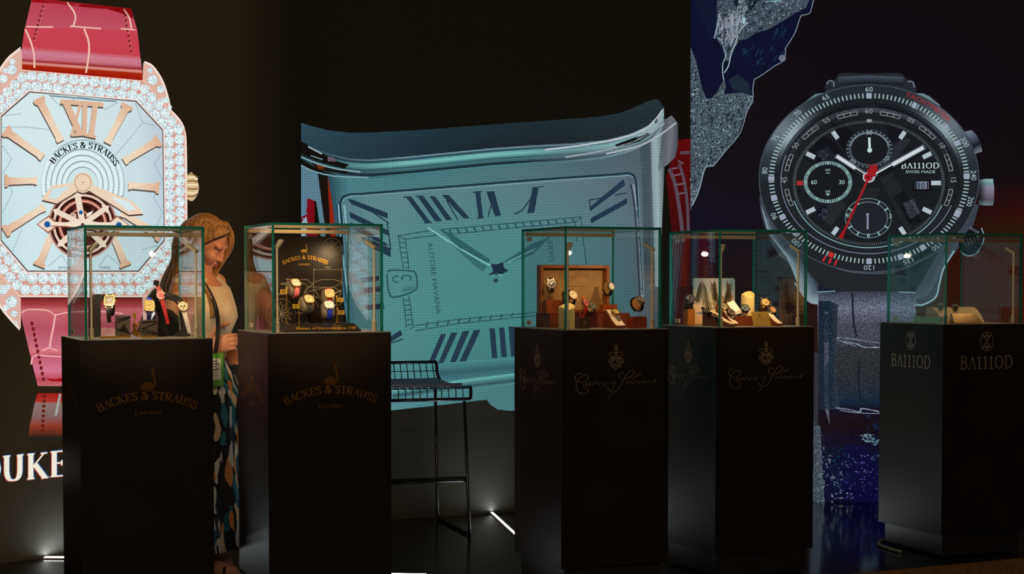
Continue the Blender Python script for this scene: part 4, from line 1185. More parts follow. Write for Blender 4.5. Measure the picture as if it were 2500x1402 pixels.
def logo_cuervo(c, x, z, k=1.0, col=(138, 116, 92), crest=True, part=2):
    """script name under a shield; (x, z) = foot of the shield; 3346 trace units to the metre"""
    T = lambda p: (x + (p[0] - 1615) / 3346 * k, z - (p[1] - 520) / 3346 * k)
    for i, p in enumerate(CU):
        if part == 0: break
        c.line([T(q) for q in smooth(p, 6)], (.0050 if i in (0, 8) else .0034) * k, col, thin=(.003 if i in (0, 8) else .0024) * k)
    if part: c.ell(*T((2022, 650)), .002 * k, .002 * k, col, 8)
    if not crest or part == 1: return
    L = lambda p, w=.0032: c.line([T(q) for q in p], w * k, col)
    L(smooth([(1600, 262), (1594, 210), (1615, 165), (1640, 210), (1636, 262)], 5)); L([(1617, 200), (1617, 340)], .0042); L([(1598, 250), (1638, 250)])
    for sg in (-1, 1):
        M = lambda P: [(1617 + sg * (q[0] - 1617), q[1]) for q in P]
        L(smooth(M([(1690, 350), (1724, 316), (1712, 286), (1670, 280), (1630, 292), (1640, 322), (1690, 336)]), 5)); L(M([(1617, 352), (1696, 352)]))
        L(M([(1617, 368), (1694, 368), (1694, 470), (1617, 518)]), .0045); L(smooth(M([(1706, 372), (1736, 384), (1726, 408), (1700, 404)]), 4)); L(M([(1698, 432), (1742, 424), (1722, 410)]))
        L(M([(1617, 490), (1680, 455)]), .003)
    L([(1606, 388), (1566, 388), (1566, 452), (1600, 474), (1606, 440)], .005); L([(1672, 388), (1632, 388), (1632, 416), (1668, 428), (1668, 456), (1634, 474), (1618, 440)], .005)
def logo_ba(c, x, z, col=(150, 132, 112), part=2):
    """ringed double-V emblem over the word"""
    if part: c.text(serif('B^111OD', .13, .075, .14), x, z, .058, col, 0, .306, flip=False)
    if part == 1: return
    c.ring(x, z + .128, (.0355, .0425), (.0385, .0455), col, 40)
    for p in ([(.022, .031), (-.022, -.031)], [(-.022, .031), (-.005, .0075)], [(.005, -.0075), (.022, -.031)], [(-.012, .0145), (0, .034), (.012, .0145)], [(-.012, -.0145), (0, -.035), (.012, -.0145)]):
        c.line([(x + q[0], z + .128 + q[1]) for q in p], .0058, col)
LOGOS = [logo_backes, logo_backes, logo_cuervo, logo_cuervo, logo_ba]
DROP = [.235, .245, .168, .168, .212]
PED_LAB = ['black pedestal nearest the left edge, with gilt ostrich and BACKES & STRAUSS lettering', 'black BACKES & STRAUSS pedestal standing right behind the woman\'s hands, beside the stool',
           'black pedestal with script lettering and crest, just right of the stool', 'black pedestal with script lettering, between the other script pedestal and the BA111OD one', 'black pedestal with BA111OD emblem and lettering at the right edge']
CASE_LAB = ['glass case holding the red-strapped watch, on the leftmost pedestal', 'glass case holding a dark printed backboard and four watches on cushions', 'glass case holding an open wooden box lid and a candle',
            'glass case holding a palm beach picture and a gold plaque', 'nearly empty glass case with brass plaques, at the right edge']
CASE_IN = ['with the red-strapped watch', 'with the dark printed backboard', 'with the open wooden lid', 'with the palm picture', 'with the brass plaques']
def pane(name, x0, x1, y0, y1, z0, z1, thin, parent):
    m = MB()
    m.box(((x0 + x1) / 2, (y0 + y1) / 2, (z0 + z1) / 2), (x1 - x0, y1 - y0, z1 - z0))
    ax = {'z': (0, 1), 'y': (2, 3), 'x': (4, 5)}[thin]
    m.mi = [0 if i in ax else 1 for i in range(6)]
    return m.build(name, [CLEAR, EDGEM], parent)
for i, k in enumerate(CASES):
    mid = k.w(PW / 2, PW / 2, 0)
    r = thing('display_pedestal', PED_LAB[i], 'pedestal', mid, ANG, 'black pedestals along the stage edge')
    h = PW / 2
    m = MB(); m.box((0, 0, (k.H + .108) / 2), (PW, PW, k.H - .108 - .004), None, .0015); m.build('pedestal_body', BLACK, r)
    m = MB(); m.box((0, 0, k.H - .0016), (PW - .001, PW - .001, .003)); m.build('top_board', TOPB, r)
    m = MB(); m.box((0, 0, .058), (PW - .048, PW - .048, .098)); m.build('plinth', pm('plinth_black', (38, 32, 26), .45, 0, .1, 6), r)
    for sx in (-1, 1):
        for sy in (-1, 1):
            m = MB(); m.lathe([(0, 0), (.018, 0), (.018, .009), (0, .009)], 16, (sx * .19, sy * .19, 0)); m.build('foot', pm('rubber', (12, 12, 12), .7), r)
    for nm, fn in (('emblem', 0), ('lettering', 1), ('town_lettering', 3)):
        if fn == 3 and i > 1: continue
        c = Cv(); LOGOS[i](c, .0, k.H - DROP[i], part=fn)
        c.build('front_' + nm, lambda x, y, z: (x, -h - .0006, y), GILT if i < 2 else BEIGE if i < 4 else TAUPE, r, color=False)
        c.build('side_' + nm, lambda x, y, z: (-h - .0006, -x, y), GILT if i < 2 else BEIGE if i < 4 else TAUPE, r, color=False)
    # glass
    g = thing('glass_display_case', CASE_LAB[i], 'display case', k.w(PW / 2, PW / 2, k.H), ANG, 'glass cases on the pedestals')
    q, t, hh = h - .024, .0095, .428 - .0005
    G = .0004
    pane('side_pane', -q, -q + t, -q, q, .0005, hh - t - G, 'x', g)
    pane('side_pane', q - t, q, -q, q, .0005, hh - t - G, 'x', g)
    pane('front_pane', -q + t + G, q - t - G, -q, -q + t, .0005, hh - t - G, 'y', g)
    pane('back_pane', -q + t + G, q - t - G, q - t, q, .0005, hh - t - G, 'y', g)
    pane('top_pane', -q, q, -q, q, hh - t, hh, 'z', g)
    m = MB(); m.box((0, q - t - .011, hh - t - .012), (2 * q - 2 * t - .002, .02, .016), None, .002); m.build('back_rail', ALU, g)
    for z in (hh - t - .034, .02):
        m = MB(); m.box((-q + t + .0035, q - .055, z), (.006, .046, .018), None, .001)
        hg = m.build('hinge', STEEL, g)
        for dy in (-.012, .012):
            m = MB(); m.cyl((-q + t + .006, q - .055 + dy, z), (-q + t + .0085, q - .055 + dy, z), .0035, 12); m.build('screw', ALU, hg)
    # two post lamps at the front corners
    P = [(3.6, 2.8), (3.6, 3.2), (2.4, 2.8), (4, 4.5), (1.2, 1.8)][i]
    for sx, e, sd in ((-1, P[0], 'left'), (1, P[1], 'right')):
        ll = thing('post_spotlight', '%s post lamp in the glass case %s' % (sd, CASE_IN[i]), 'lamp',
                   k.w(PW / 2 + sx * (q - .028), .024 + .030, k.H), ANG, 'post lamps in the glass cases')
        m = MB(); m.lathe([(0, .0005), (.0095, .0005), (.0095, .034), (.0108, .035), (.0108, .038), (.006, .0395), (0, .0395)], 20); m.build('base_collar', STEEL, ll, 30)
        m = MB(); m.cyl((0, 0, .039), (0, 0, .333), .0048, 16); m.build('pole', ALU, ll, 40)
        d = Vector((-sx * .55, .62, .52)).normalized()
        side = d.cross(Vector((0, 0, 1))).normalized(); up = side.cross(d)
        R = Matrix((d, side, up)).transposed()
        o = Vector((0, 0, .336))
        m = MB(); m.box(o + d * .018, (.052, .022, .011), R, .0012); hd = m.build('lamp_head', ALU, ll)
        m = MB()
        for f in (.008, .028):
            a = o + d * f - up * .0056
            m.add([a + d * (.0062 * cos(j * pi / 8)) + side * (.0062 * sin(j * pi / 8)) for j in range(16)], [tuple(range(15, -1, -1))])
        m.build('led_lens', em('lamp_led', (1, .82, .58, 1), 18 if i < 4 else 12), hd)
        lamp('lamp_light', 'SPOT', o + d * .018 - up * .012, (-sx * .16, .22, .02), e, WARM, .012, 125, .9, ll)
# ------------------------------------------------------------------ watches and stands
def col_mat(kind, col):
    n = '%s_%d_%d_%d' % ((kind,) + tuple(col))
    if kind == 'leather': return pm(n, col, .42, 0, .22, 220, .25)
    if kind == 'metal': return pm(n, col, .22, .95, .06, 90)
    if kind == 'dial': return pm(n, col, .35, 0, .06, 200)
    if kind == 'wood': return pm(n, col, .38, 0, .28, 18, .1, stretch=(3, 3, 28))
    if kind == 'wax': return pm(n, col, .45, 0, .05, 14)
    if kind == 'matte': return pm(n, col, .5, 0, .12, 70)
    if kind == 'glitter': return pm(n, col, .25, .6, .45, 900, .6)
    return pm(n, col)
STEELC, GOLDC, ROSEC, DARKC = (196, 192, 186), (222, 176, 86), (206, 140, 100), (52, 46, 44)
def outline(shape, n=48):
    if shape == 'round': return [(cos(2 * pi * j / n), sin(2 * pi * j / n)) for j in range(n)]
    e = 5.0 if shape == 'square' else 3.2
    out = []
    for j in range(n):
        a = 2 * pi * j / n
        x, y = cos(a), sin(a)
        k = (abs(x) ** e + abs(y) ** e) ** (-1 / e)
        out.append((x * k, y * k * (1.12 if shape == 'square' else 1.0)))
    return out
WG = 'wrist watches shown in the glass cases'
def watch(label, pos, yaw=0, tilt=25, roll=0, r=.021, shape='round', case=STEELC, dial=(230, 226, 214), strap=(30, 26, 24), ring=None, flat=None, bezel=None, ink=(40, 36, 34), strap_kind='leather', w=None, sub=False, links=False, strap_top=None):
    R = Matrix.Rotation(ANG + radians(yaw), 3, 'Z') @ Matrix.Rotation(pi / 2 - radians(tilt), 3, 'X') @ Matrix.Rotation(radians(roll), 3, 'Z')
    t = thing('wrist_watch', label, 'watch', pos, R, WG)
    O = outline(shape)
    cm = col_mat('metal', case)
    m = MB()
    m.loft([[(x * r * k, y * r * k, z) for x, y in O] for k, z in ((.86, -.007), (.98, -.005), (1, -.001), (.97, .0022), (.84, .0034), (.80, .0026))])
    m.build('watch_case', cm, t, 35)
    m = MB()
    m.loft([[(x * r * k, y * r * k, z) for x, y in O] for k, z in ((.97, .0024), (.93, .0042), (.84, .0042), (.80, .0028))], True, False, False)
    m.build('bezel', col_mat('glitter', bezel) if bezel and sum(bezel) > 500 else (col_mat('metal', bezel) if bezel else cm), t, 30)
    m = MB()
    o = len(m.v)
    m.add([(x * r * .82, y * r * .82, .0029) for x, y in O], [tuple(range(len(O)))])
    m.build('dial', col_mat('dial', dial), t)
    m = MB()
    kk = 1.12 if shape == 'square' else 1.0
    for j in range(12):
        a = pi * j / 6
        e = .62 + .12 * (abs(sin(2 * a)) if shape != 'round' else 0)
        m.box((cos(a) * r * e, sin(a) * r * e * kk, .0032), (r * .2, r * (.085 if j % 3 else .13), .0006), Matrix.Rotation(a, 3, 'Z'))
    m.build('hour_markers', col_mat('dial', ink), t)
    if sub:
        for x, y in ((-.34, .0), (.34, 0), (0, -.36)):
            m = MB(); m.lathe([(r * .13, .0030), (r * .16, .0036), (r * .19, .0036), (r * .2, .0030)], 20, (x * r, y * r, 0)); m.build('subdial', cm, t, True)
    for a, L, ww in ((2.5, .42, .075), (.75, .6, .05)):
        m = MB(); m.box((cos(a) * r * L * .42, sin(a) * r * L * .42, .0039), (r * L, r * ww, .0006), Matrix.Rotation(a, 3, 'Z')); m.build('watch_hand', col_mat('metal', ink if sum(ink) < 400 else STEELC), t)
    m = MB()
    m.cyl((r * .99, 0, -.001), (r * 1.2, 0, -.001), r * .14, 14); m.build('crown', cm, t, 30)
    if sub:
        for y in (.5, -.5):
            m = MB(); m.cyl((r * .82, y * r * .95, -.001), (r * 1.06, y * r * 1.15, -.001), r * .09, 12); m.build('pusher', cm, t, 30)
    for sx in (-1, 1):
        for sy in (-1, 1):
            m = MB(); m.box((sx * r * .56, sy * r * 1.02 * kk, -.003), (r * .2, r * .42, .005), Matrix.Rotation(-sx * sy * .2, 3, 'Z'), .0008); m.build('lug', cm, t)
    w = w or r * .98
    def band(path, name, mat, w0, w1):
        n = len(path)
        rings = []
        for j, (y, z) in enumerate(path):
            a = path[max(j - 1, 0)]; b = path[min(j + 1, n - 1)]
            d = Vector((b[0] - a[0], b[1] - a[1])).normalized()
            nx, nz = -d.y, d.x
            hw = (w0 + (w1 - w0) * j / (n - 1)) / 2
            h = .0013
            rings.append([(-hw, y - nx * h, z - nz * h), (hw, y - nx * h, z - nz * h), (hw * .94, y + nx * h, z + nz * h), (-hw * .94, y + nx * h, z + nz * h)])
        q = MB(); q.loft(rings); return q.build(name, mat, t, 40)
    sm = col_mat('metal' if links else strap_kind, strap)
    if ring:
        ry, rz = ring
        P = [(ry * sin(a), -rz - .003 + rz * cos(a)) for a in [2 * pi * j / 40 for j in range(41)]]
        band(P[:21], 'strap', col_mat(strap_kind, strap_top) if strap_top else sm, w, w * .86)
        band(P[20:], 'strap', sm, w * .86, w)
        m = MB()
        m.box((0, -ry * .35, -2 * rz - .0035), (w * 1.15, .008, .003), None, .0008); m.build('buckle', cm, t)
    if flat:
        L1, L2, bend = flat
        for sg, L, sc in ((1, L1, strap_top or strap), (-1, L2, strap)):
            if L <= 0: continue
            P = []
            for j in range(15):
                s = j / 14
                P.append((sg * (r * .95 * kk + (L - r) * s), -.003 - bend * (L * s) ** 2 / .05))
            if links:
                q = MB()
                for j in range(14):
                    y, z = (P[j][0] + P[j + 1][0]) / 2, (P[j][1] + P[j + 1][1]) / 2
                    a = atan2(P[j + 1][1] - P[j][1], P[j + 1][0] - P[j][0])
                    for x, ww in ((-.33, .3), (0, .34), (.33, .3)):
                        q.box((x * w, y, z), (w * ww, abs(P[1][0] - P[0][0]) * .86, .0034), Matrix.Rotation(a, 3, 'X'), .0007)
                q.build('bracelet', sm, t)
            else: band(P, 'strap', col_mat(strap_kind, sc), w, w * .74)
    return t
def cushion(label, pos, yaw, tilt, size, col, group='watch cushions in the glass cases', roll=0):
    R = Matrix.Rotation(ANG + radians(yaw), 3, 'Z') @ Matrix.Rotation(pi / 2 - radians(tilt), 3, 'X') @ Matrix.Rotation(radians(roll), 3, 'Z')
    off = R @ Vector((0, 0, -size[2] - .0042))
    m = MB()
    rings = []
    for j in range(11):
        s = -1 + j / 5
        k = (1 - abs(s) ** 5 * .45)
        rings.append([(size[0] * s, size[1] * .91 * k * cos(2 * pi * i / 28), size[2] * .86 * k * sin(2 * pi * i / 28)) for i in range(28)])
    m.loft(rings)
    o = m.build('watch_cushion', col_mat('matte', col), None, 50)
    o.matrix_world = Matrix.Translation(Vector(pos) + off) @ R.to_4x4()
    return tag(o, label, 'cushion', group)
def extr(name, label, cat, k, pts, b, th, mat, group=None, ground=True, parent=None):
    """outline taken on the plane b behind the case front, given real thickness th"""
    L = [k.loc(u, v, b) for u, v in pts]
    x0 = sum(p[0] for p in L) / len(L); z0 = k.H + .0006 if ground else min(p[1] for p in L)
    zm = min(p[1] for p in L)
    Q = [(p[0] - x0, (p[1] - zm) if ground else p[1] - z0) for p in L]
    m = MB(); m.prism(Q, 0, th)
    o = m.build(name, mat)
    o.location = k.w(x0, b, z0); o.rotation_euler = (0, 0, ANG)
    return tag(o, label, cat, group)
def block(name, label, cat, k, u0, v0, u1, v1, b, depth, mat, group=None, bev=.0015, base=None, yaw=0, lift=0.0006):
    x0, z1 = k.loc(u0, v0, b); x1, z0 = k.loc(u1, v1, b)
    zb = (k.H + lift) if base is None else base
    h = max(.004, z1 - z0)
    m = MB(); m.box((0, depth / 2, h / 2), (x1 - x0, depth, h), None, bev)
    o = m.build(name, mat)
    o.location = k.w((x0 + x1) / 2, b, zb); o.rotation_euler = (0, 0, ANG + radians(yaw))
    return tag(o, label, cat, group), h
def acrylic(label, k, u, vtop, b, foot, h=None):
    """small clear holder standing under a ringed watch"""
    x, z = k.loc(u, vtop, b)
    t = thing('watch_holder', label, 'watch stand', k.w(x, b, foot), ANG, 'clear watch holders')
    am = MAT.get('acrylic') or glass_mat('acrylic', (.93, .93, .9, 1), 1.45)
    m = MB(); m.box((0, 0, .002), (.034, .028, .0036), None, .0008); m.build('foot_plate', am, t)
    m = MB(); m.box((0, .004, (z - foot) / 2 + .002), (.018, .004, max(.01, z - foot - .004)), None, .0006); m.build('upright', am, t)
    return t
FACET = pm('black_lacquer', (22, 20, 18), .3, 0, .1, 12, 0, .5)
MATTE = pm('matte_black', (24, 21, 18), .55, 0, .12, 30)
GOLDM = pm('polished_gold', (214, 160, 62), .25, .9, .08, 30)
BRASS = pm('satin_brass', (196, 166, 110), .3, .85, .05, 60, stretch=(2, 60, 60))
CREAMM = pm('cream_leather', (226, 208, 176), .5, 0, .05, 60)
WAX = pm('candle_wax', (236, 214, 140), .5, 0, .04, 10)

# ---- case 1
k = CASES[0]
extr('watch_stand', 'black rounded arch stand behind the left lamp post', 'watch stand', k, [(221, 816), (221, 724), (228, 715), (240, 712), (256, 713), (268, 719), (275, 730), (268, 733), (258, 728), (246, 728), (246, 816)], .30, .06, MATTE)
watch('gold rectangular skeleton watch on a black strap, over the clear sign block', k.pt(267, 735, .22), -18, 28, 0, .0215, 'square', GOLDC, (30, 26, 22), (24, 22, 22), flat=(.03, .076, .25), ink=(226, 190, 110))
cushion('black cushion behind the gold skeleton watch', k.pt(267, 750, .23), -18, 10, (.016, .034, .026), (22, 20, 19))
sb = thing('sign_block', 'clear acrylic sign block with engraved lines on a gold foot', 'sign', k.w(k.loc(264, 817, .13)[0], .13, k.H + .0006), ANG)
m = MB(); m.box((0, 0, .0035), (.066, .03, .0068), None, .001); m.build('gold_foot', GOLDM, sb)
m = MB(); m.box((0, 0, .036), (.062, .022, .057), None, .001); m.build('acrylic_block', glass_mat('acrylic', (.93, .93, .9, 1), 1.45), sb)
c = Cv()
random.seed(2)
for j in range(7):
    x = -.026
    while x < .022:
        L = random.uniform(.003, .009)
        c.line([(x, .038 - j * .0045), (min(.026, x + L), .038 - j * .0045)], .0022, (0, 0, 0)); x += L + .0018
c.build('engraving', lambda x, y, z: (x, -.0114, y), pm('frosted_white', (206, 200, 186), .6), sb, color=False)
def facet_box(label, u0, v0, u1, v1, b, seed):
    x0, z1 = k.loc(u0, v0, b); x1, _ = k.loc(u1, v1, b)
    t = thing('faceted_box', label, 'box', k.w((x0 + x1) / 2, b, k.H + .0006), ANG, 'black faceted boxes on gold feet')
    W = x1 - x0; H = z1 - k.H - .008
    m = MB(); m.box((0, .025, .0035), (W * 1.02, .052, .0068), None, .001); m.build('gold_foot', GOLDM, t)
    m = MB(); m.box((0, .026, .0075 + H / 2), (W, .048, H), None, .001); m.build('box_body', pm('lacquer_grey', (74, 66, 56), .35, 0, .1, 20), t)
    c = Cv()
    for p in (([(-.5, .80), (.5, .93)], [(-.5, .66), (.5, .90)], [(-.5, .34), (.5, .06)]) if seed == 0 else ([(-.5, .84), (.5, .92)], [(.5, .80), (-.45, .45), (.5, .12)], [(-.5, .28), (.5, .03)])): c.line([(q[0] * W, .0075 + q[1] * H) for q in p], .0045, (0, 0, 0))
    if seed == 0: c.poly([(q[0] * W, .0075 + q[1] * H) for q in ((-.42, .2), (0, .58), (.4, .15))], (0, 0, 0))
    c.build('inlay_lines', lambda x, y, z: (x, .0014, y), FACET, t, color=False)
    return t
facet_box('black faceted box with triangle inlay, right of the sign block', 286, 771, 319, 816, .20, 0)
facet_box('black faceted box with V inlay, under the blue-strapped watch', 346, 782, 384, 818, .15, 1)
# gold ostrich figures between the boxes
def figure(label, u0, v0, u1, v1, b):
    x0, z1 = k.loc(u0, v0, b); x1, _ = k.loc(u1, v1, b)
    W = x1 - x0; H = z1 - k.H
    m = MB(); m.prism([(p[0] * W * .9 + W * 0, p[1] * H) for p in smooth([(-.5, .1), (.45, 0), (.52, .16), (.2, .26), (.3, .44), (.55, .56), (.4, .62), (.1, .50), (-.05, .62), (.05, .74), (.12, .88), (0, 1.0), (-.22, .98), (-.3, .84), (-.12, .78), (-.2, .62), (-.34, .5), (-.3, .3), (-.52, .2)], 3, True)], -.004, .004)
    o = m.build('gold_figure', pm('gold_leaf', (206, 150, 50), .35, .7, .12, 30)); o.location = k.w((x0 + x1) / 2, b, k.H + .0006); o.rotation_euler = (0, 0, ANG)
    return tag(o, label, 'figurine')
figure('gold curled figure between the two black faceted boxes', 319, 764, 341, 815, .27)
watch('gold square watch with cream dial on a blue strap, above the V-inlaid box', k.pt(364.5, 747, .22), 0, 20, -4, .0215, 'square', GOLDC, (226, 196, 132), (22, 22, 74), flat=(.036, .064, .22), bezel=(232, 206, 150), ink=(96, 66, 30), strap_top=(40, 70, 190))
extr('leaf_stand', 'tall black leaf-shaped stand behind the red-strapped watch', 'watch stand', k, [(384, 818), (386, 770), (372, 735), (362, 722), (372, 708), (380, 700), (390, 716), (402, 745), (408, 770), (411, 800), (411, 818)], .25, .035, FACET)
watch('round pink-dialled watch on a long red strap, leaning on the tall leaf-shaped stand', k.pt(392.5, 721, .235), 0, 14, 12, .0185, 'round', (228, 176, 170), (206, 100, 110), (164, 20, 32), flat=(.066, .118, .03), bezel=(240, 200, 200), ink=(250, 236, 232), w=.0165)
m = MB(); m.box((0, 0, .010), (.021, .006, .020), Matrix.Rotation(radians(12), 3, 'Y'), .001)
o = m.build('strap_clip', FACET); o.location = k.pt(381.5, 690, .236) + Vector((0, 0, -.012)); o.rotation_euler = (0, 0, ANG); tag(o, 'small black clip holding the top end of the red strap', 'clip')
extr('loop_stand', 'black curved loop stand at the right of the leaf stand', 'watch stand', k, [(404, 818), (404, 770), (408, 752), (420, 756), (436, 772), (437, 806), (430, 818)], .33, .06, MATTE)
extr('saddle_stand', 'black saddle-shaped stand behind the silver-strapped watch', 'watch stand', k, [(428, 818), (446, 800), (440, 745), (430, 734), (412, 728), (400, 716), (410, 712), (430, 716), (444, 726), (455, 745), (463, 800), (464, 818)], .22, .03, MATTE)
watch('round gold-rimmed watch on a glittering silver strap, by the right lamp post', k.pt(446.5, 748.5, .150), 4, 24, 8, .0205, 'round', (214, 176, 120), (238, 228, 208), (196, 190, 184), flat=(.034, .112, .03), bezel=(236, 214, 170), ink=(120, 70, 40), strap_kind='glitter', strap_top=(26, 24, 24), sub=True)

# ---- case 2
k = CASES[1]
bb = .36
L0 = k.loc(660, 576, bb); L1 = k.loc(837, 792, bb)
bd = thing('backboard', 'dark printed board with gilt ostrich, name and gem drawings, behind the four watches', 'display board', k.w((L0[0] + L1[0]) / 2, bb, k.H + .0006), ANG)
xm = (L0[0] + L1[0]) / 2
m = MB(); m.box((0, .004, (L0[1] - k.H) / 2), (L1[0] - L0[0], .008, L0[1] - k.H - .001), None, .0012); m.build('board', pm('board_brown', (36, 28, 20), .28, 0, .1, 12), bd)
def onb(x, y, z):
    q = k.loc(x, y, bb - .0008); return (q[0] - xm, -.0008 - z, q[1] - k.H - .0006)
c = Cv()
T = lambda p: (742 + p[0] * 78, 622 - (p[1] - .19) * 42)
c.poly([T(p) for p in smooth(OST, 3, True)], (0, 0, 0))
for p in ([(-.005, .35), (-.055, .28), (-.062, .20)], [(.03, .35), (.09, .29), (.10, .23)]): c.line([T(q) for q in p], 1.2, (0, 0, 0))
c.arctext(serif('BACKES & STRAUSS', .22, .09), 745, 745, 112, -90, 9, (0, 0, 0), w=110)
c.text(sans('London', .28), 743, 648, 7, (0, 0, 0), 0, 30)
c.build('gilt_name', onb, pm('gilt_bright', (212, 160, 60), .35, .6, .1, 60), bd, color=False)
c = Cv()
ln = lambda p, w=.65: c.line(p, w * 1.0, (0, 0, 0))
for cx, cy, R in ((810, 604, 22.5), (685, 766, 36)):
    ln(arc(cx, cy, R, R, 0, 360, 40))
    for j in range(8 if R < 30 else 12):
        a = 2 * pi * j / (8 if R < 30 else 12)
        d = (cos(a), sin(a)); nrm = (-sin(a), cos(a))
        pp = [(cx, cy), (cx + d[0] * R * .42 + nrm[0] * R * .13, cy + d[1] * R * .42 + nrm[1] * R * .13), (cx + d[0] * R * .82, cy + d[1] * R * .82), (cx + d[0] * R * .42 - nrm[0] * R * .13, cy + d[1] * R * .42 - nrm[1] * R * .13), (cx, cy)]
        if cx + d[0] * R > 664: ln(pp, .55)
for p in ([(766, 654), (766, 720)], [(835, 654), (835, 700)], [(767, 658.5), (834, 658.5)], [(765, 690), (785, 683), (817, 683), (835, 689)], [(740, 716), (765, 692), (765, 690)], [(742, 716), (752, 700), (786, 702), (817, 701), (835, 690)], [(742, 716), (768, 708), (800, 701), (790, 716), (812, 701), (833, 712)],
          [(742, 716), (780, 728), (800, 755)], [(768, 708), (780, 725)], [(770, 727), (785, 728), (835, 708)], [(765, 726), (778, 750)], [(800, 720), (833, 712), (820, 745)], [(733, 683), (750, 683), (765, 696)], [(736, 693), (745, 693), (752, 703)], [(826, 746), (835, 738)], [(766, 708), (766, 726)]): ln(p)
for s, x, y, w in (('TABLE', 800, 655, 15), ('STAR FACET', 713, 684, 29), ('BEZEL', 693, 695, 15), ('UPPER GIRDLE', 696, 720, 34), ('PAVILION', 736, 766, 24)): c.text(sans(s, 0, .015), x, y, 4, (0, 0, 0), 0, w)
for x, y in ((767, 658.5), (834, 658.5)): c.ell(x, y, 1.6, 1.6, (0, 0, 0), 8)
c.build('gem_drawing', onb, pm('white_print', (176, 162, 138), .5), bd, color=False)
# lettered plinth
x0 = k.loc(692, 809, .075)[0]; x1 = k.loc(882, 809, .075)[0]; xa = k.loc(706, 790, .16)[0]; xb = k.loc(860, 790, .16)[0]
lp = thing('lettered_plinth', 'black sloping plinth lettered Masters of Diamonds since 1789', 'plinth', k.w((x0 + x1) / 2, .075, k.H + .0006), ANG)
xc = (x0 + x1) / 2; hp = .031
m = MB(); m.loft([[(x0 - xc, 0, 0), (x1 - xc, 0, 0), (x1 - xc, .25, 0), (x0 - xc, .25, 0)], [(x0 - xc, 0, .004), (x1 - xc, 0, .004), (x1 - xc, .25, .004), (x0 - xc, .25, .004)], [(xa - xc, .07, hp), (xb - xc, .07, hp), (xb - xc, .24, hp), (xa - xc, .24, hp)]])
m.build('plinth_block', FACET, lp)
c = Cv(); c.text(sans('Masters of Diamonds since 1789', .3, .012), (xa + xb) / 2 - xc + .004, .012, .028, (0, 0, 0), 0, (xb - xa) * .95, flip=False)
c.build('gilt_lettering', lambda x, y, z: (x, .07 * y / .08 - .0006, .004 + (hp - .004) * y / .08 + .001), pm('gilt_bright', (212, 160, 60), .35, .6, .1, 60), lp, color=False)
PT = k.H + .0006 + hp
CU2 = (104, 92, 76)
for lab, clab, u, v, b, yaw, tilt, cs, dl, st, bz in (
    ('white-dialled watch on a pink strap, topmost and leftmost on the cushions', 'grey cushion under the pink-strapped watch', 722, 691, .26, 14, 42, GOLDC, (240, 226, 206), (224, 110, 120), (240, 210, 170)),
    ('gold-rimmed watch on a grey strap, between the two tallest gold flags', 'grey cushion under the grey-strapped watch', 754.5, 731, .20, 10, 40, GOLDC, (238, 214, 160), (70, 66, 62), (236, 206, 140)),
    ('gold-rimmed watch on a dark red strap, upper right on the cushions', 'grey cushion under the dark red strapped watch', 804.5, 717, .26, -4, 30, GOLDC, (240, 190, 130), (170, 12, 24), (240, 200, 130)),
    ('white-dialled watch on a bright blue strap, lower right on the cushions', 'grey cushion under the blue-strapped watch', 803.5, 745, .19, -2, 44, (220, 212, 200), (244, 240, 232), (20, 46, 190), (240, 236, 226))):
    P = k.pt(u, v, b)
    watch(lab, P, yaw, tilt, 0, .0215, 'soft', cs, dl, st, ring=(.042, .031), bezel=bz, ink=(130, 80, 40))
    cushion(clab, P, yaw, tilt, (.027, .042, .031), CU2)
    x, z = k.loc(u, v, b)
    s = thing('cushion_post', 'slim black post carrying the %s' % clab.replace('grey cushion under', 'cushion of'), 'stand', k.w(x, b + .035, PT), ANG, 'cushion posts')
    m = MB(); m.lathe([(0, 0), (.014, 0), (.014, .003), (.003, .005), (.003, z - PT - .040), (0, z - PT - .040)], 14); m.build('post', MATTE, s, 40)
for u, v0, v1, side, b, lab in ((700, 711, 789, -1, .17, 'tallest gold flag sign, leftmost in the case'), (730, 747, 789, -1, .145, 'shorter gold flag sign beside the grey-strapped watch'), (822, 731, 788, 1, .20, 'tall gold flag sign beside the red-strapped watch'), (824.5, 762, 788, 1, .14, 'shortest gold flag sign beside the blue-strapped watch')):
    x, z1 = k.loc(u, v0, b)
    t = thing('flag_sign', lab, 'sign', k.w(x, b, PT), ANG, 'gold flag signs on posts')
    H = max(.04, z1 - PT + .012)
    m = MB(); m.lathe([(0, 0), (.006, 0), (.006, .002), (.0024, .004), (.0024, H - .004), (.0036, H - .003), (.0012, H + .004), (0, H + .006)], 14); m.build('post', GOLDM, t, 40)
    m = MB(); m.box((side * .013, -.0036, H - .014), (.028, .0022, .018), None, .0005); m.build('flag_plate', pm('gold_plate', (230, 186, 70), .35, .55, .1, 60), t)
    c = Cv()
    for j in range(3): c.line([(side * .013 - .010 + j * .001, H - .0095 - j * .0042), (side * .013 + .009 - j * .003, H - .0095 - j * .0042)], .0014, (0, 0, 0))
    c.build('engraved_lines', lambda x, y, z: (x, -.005, y), pm('dark_ink', (60, 40, 10), .6), t, color=False)

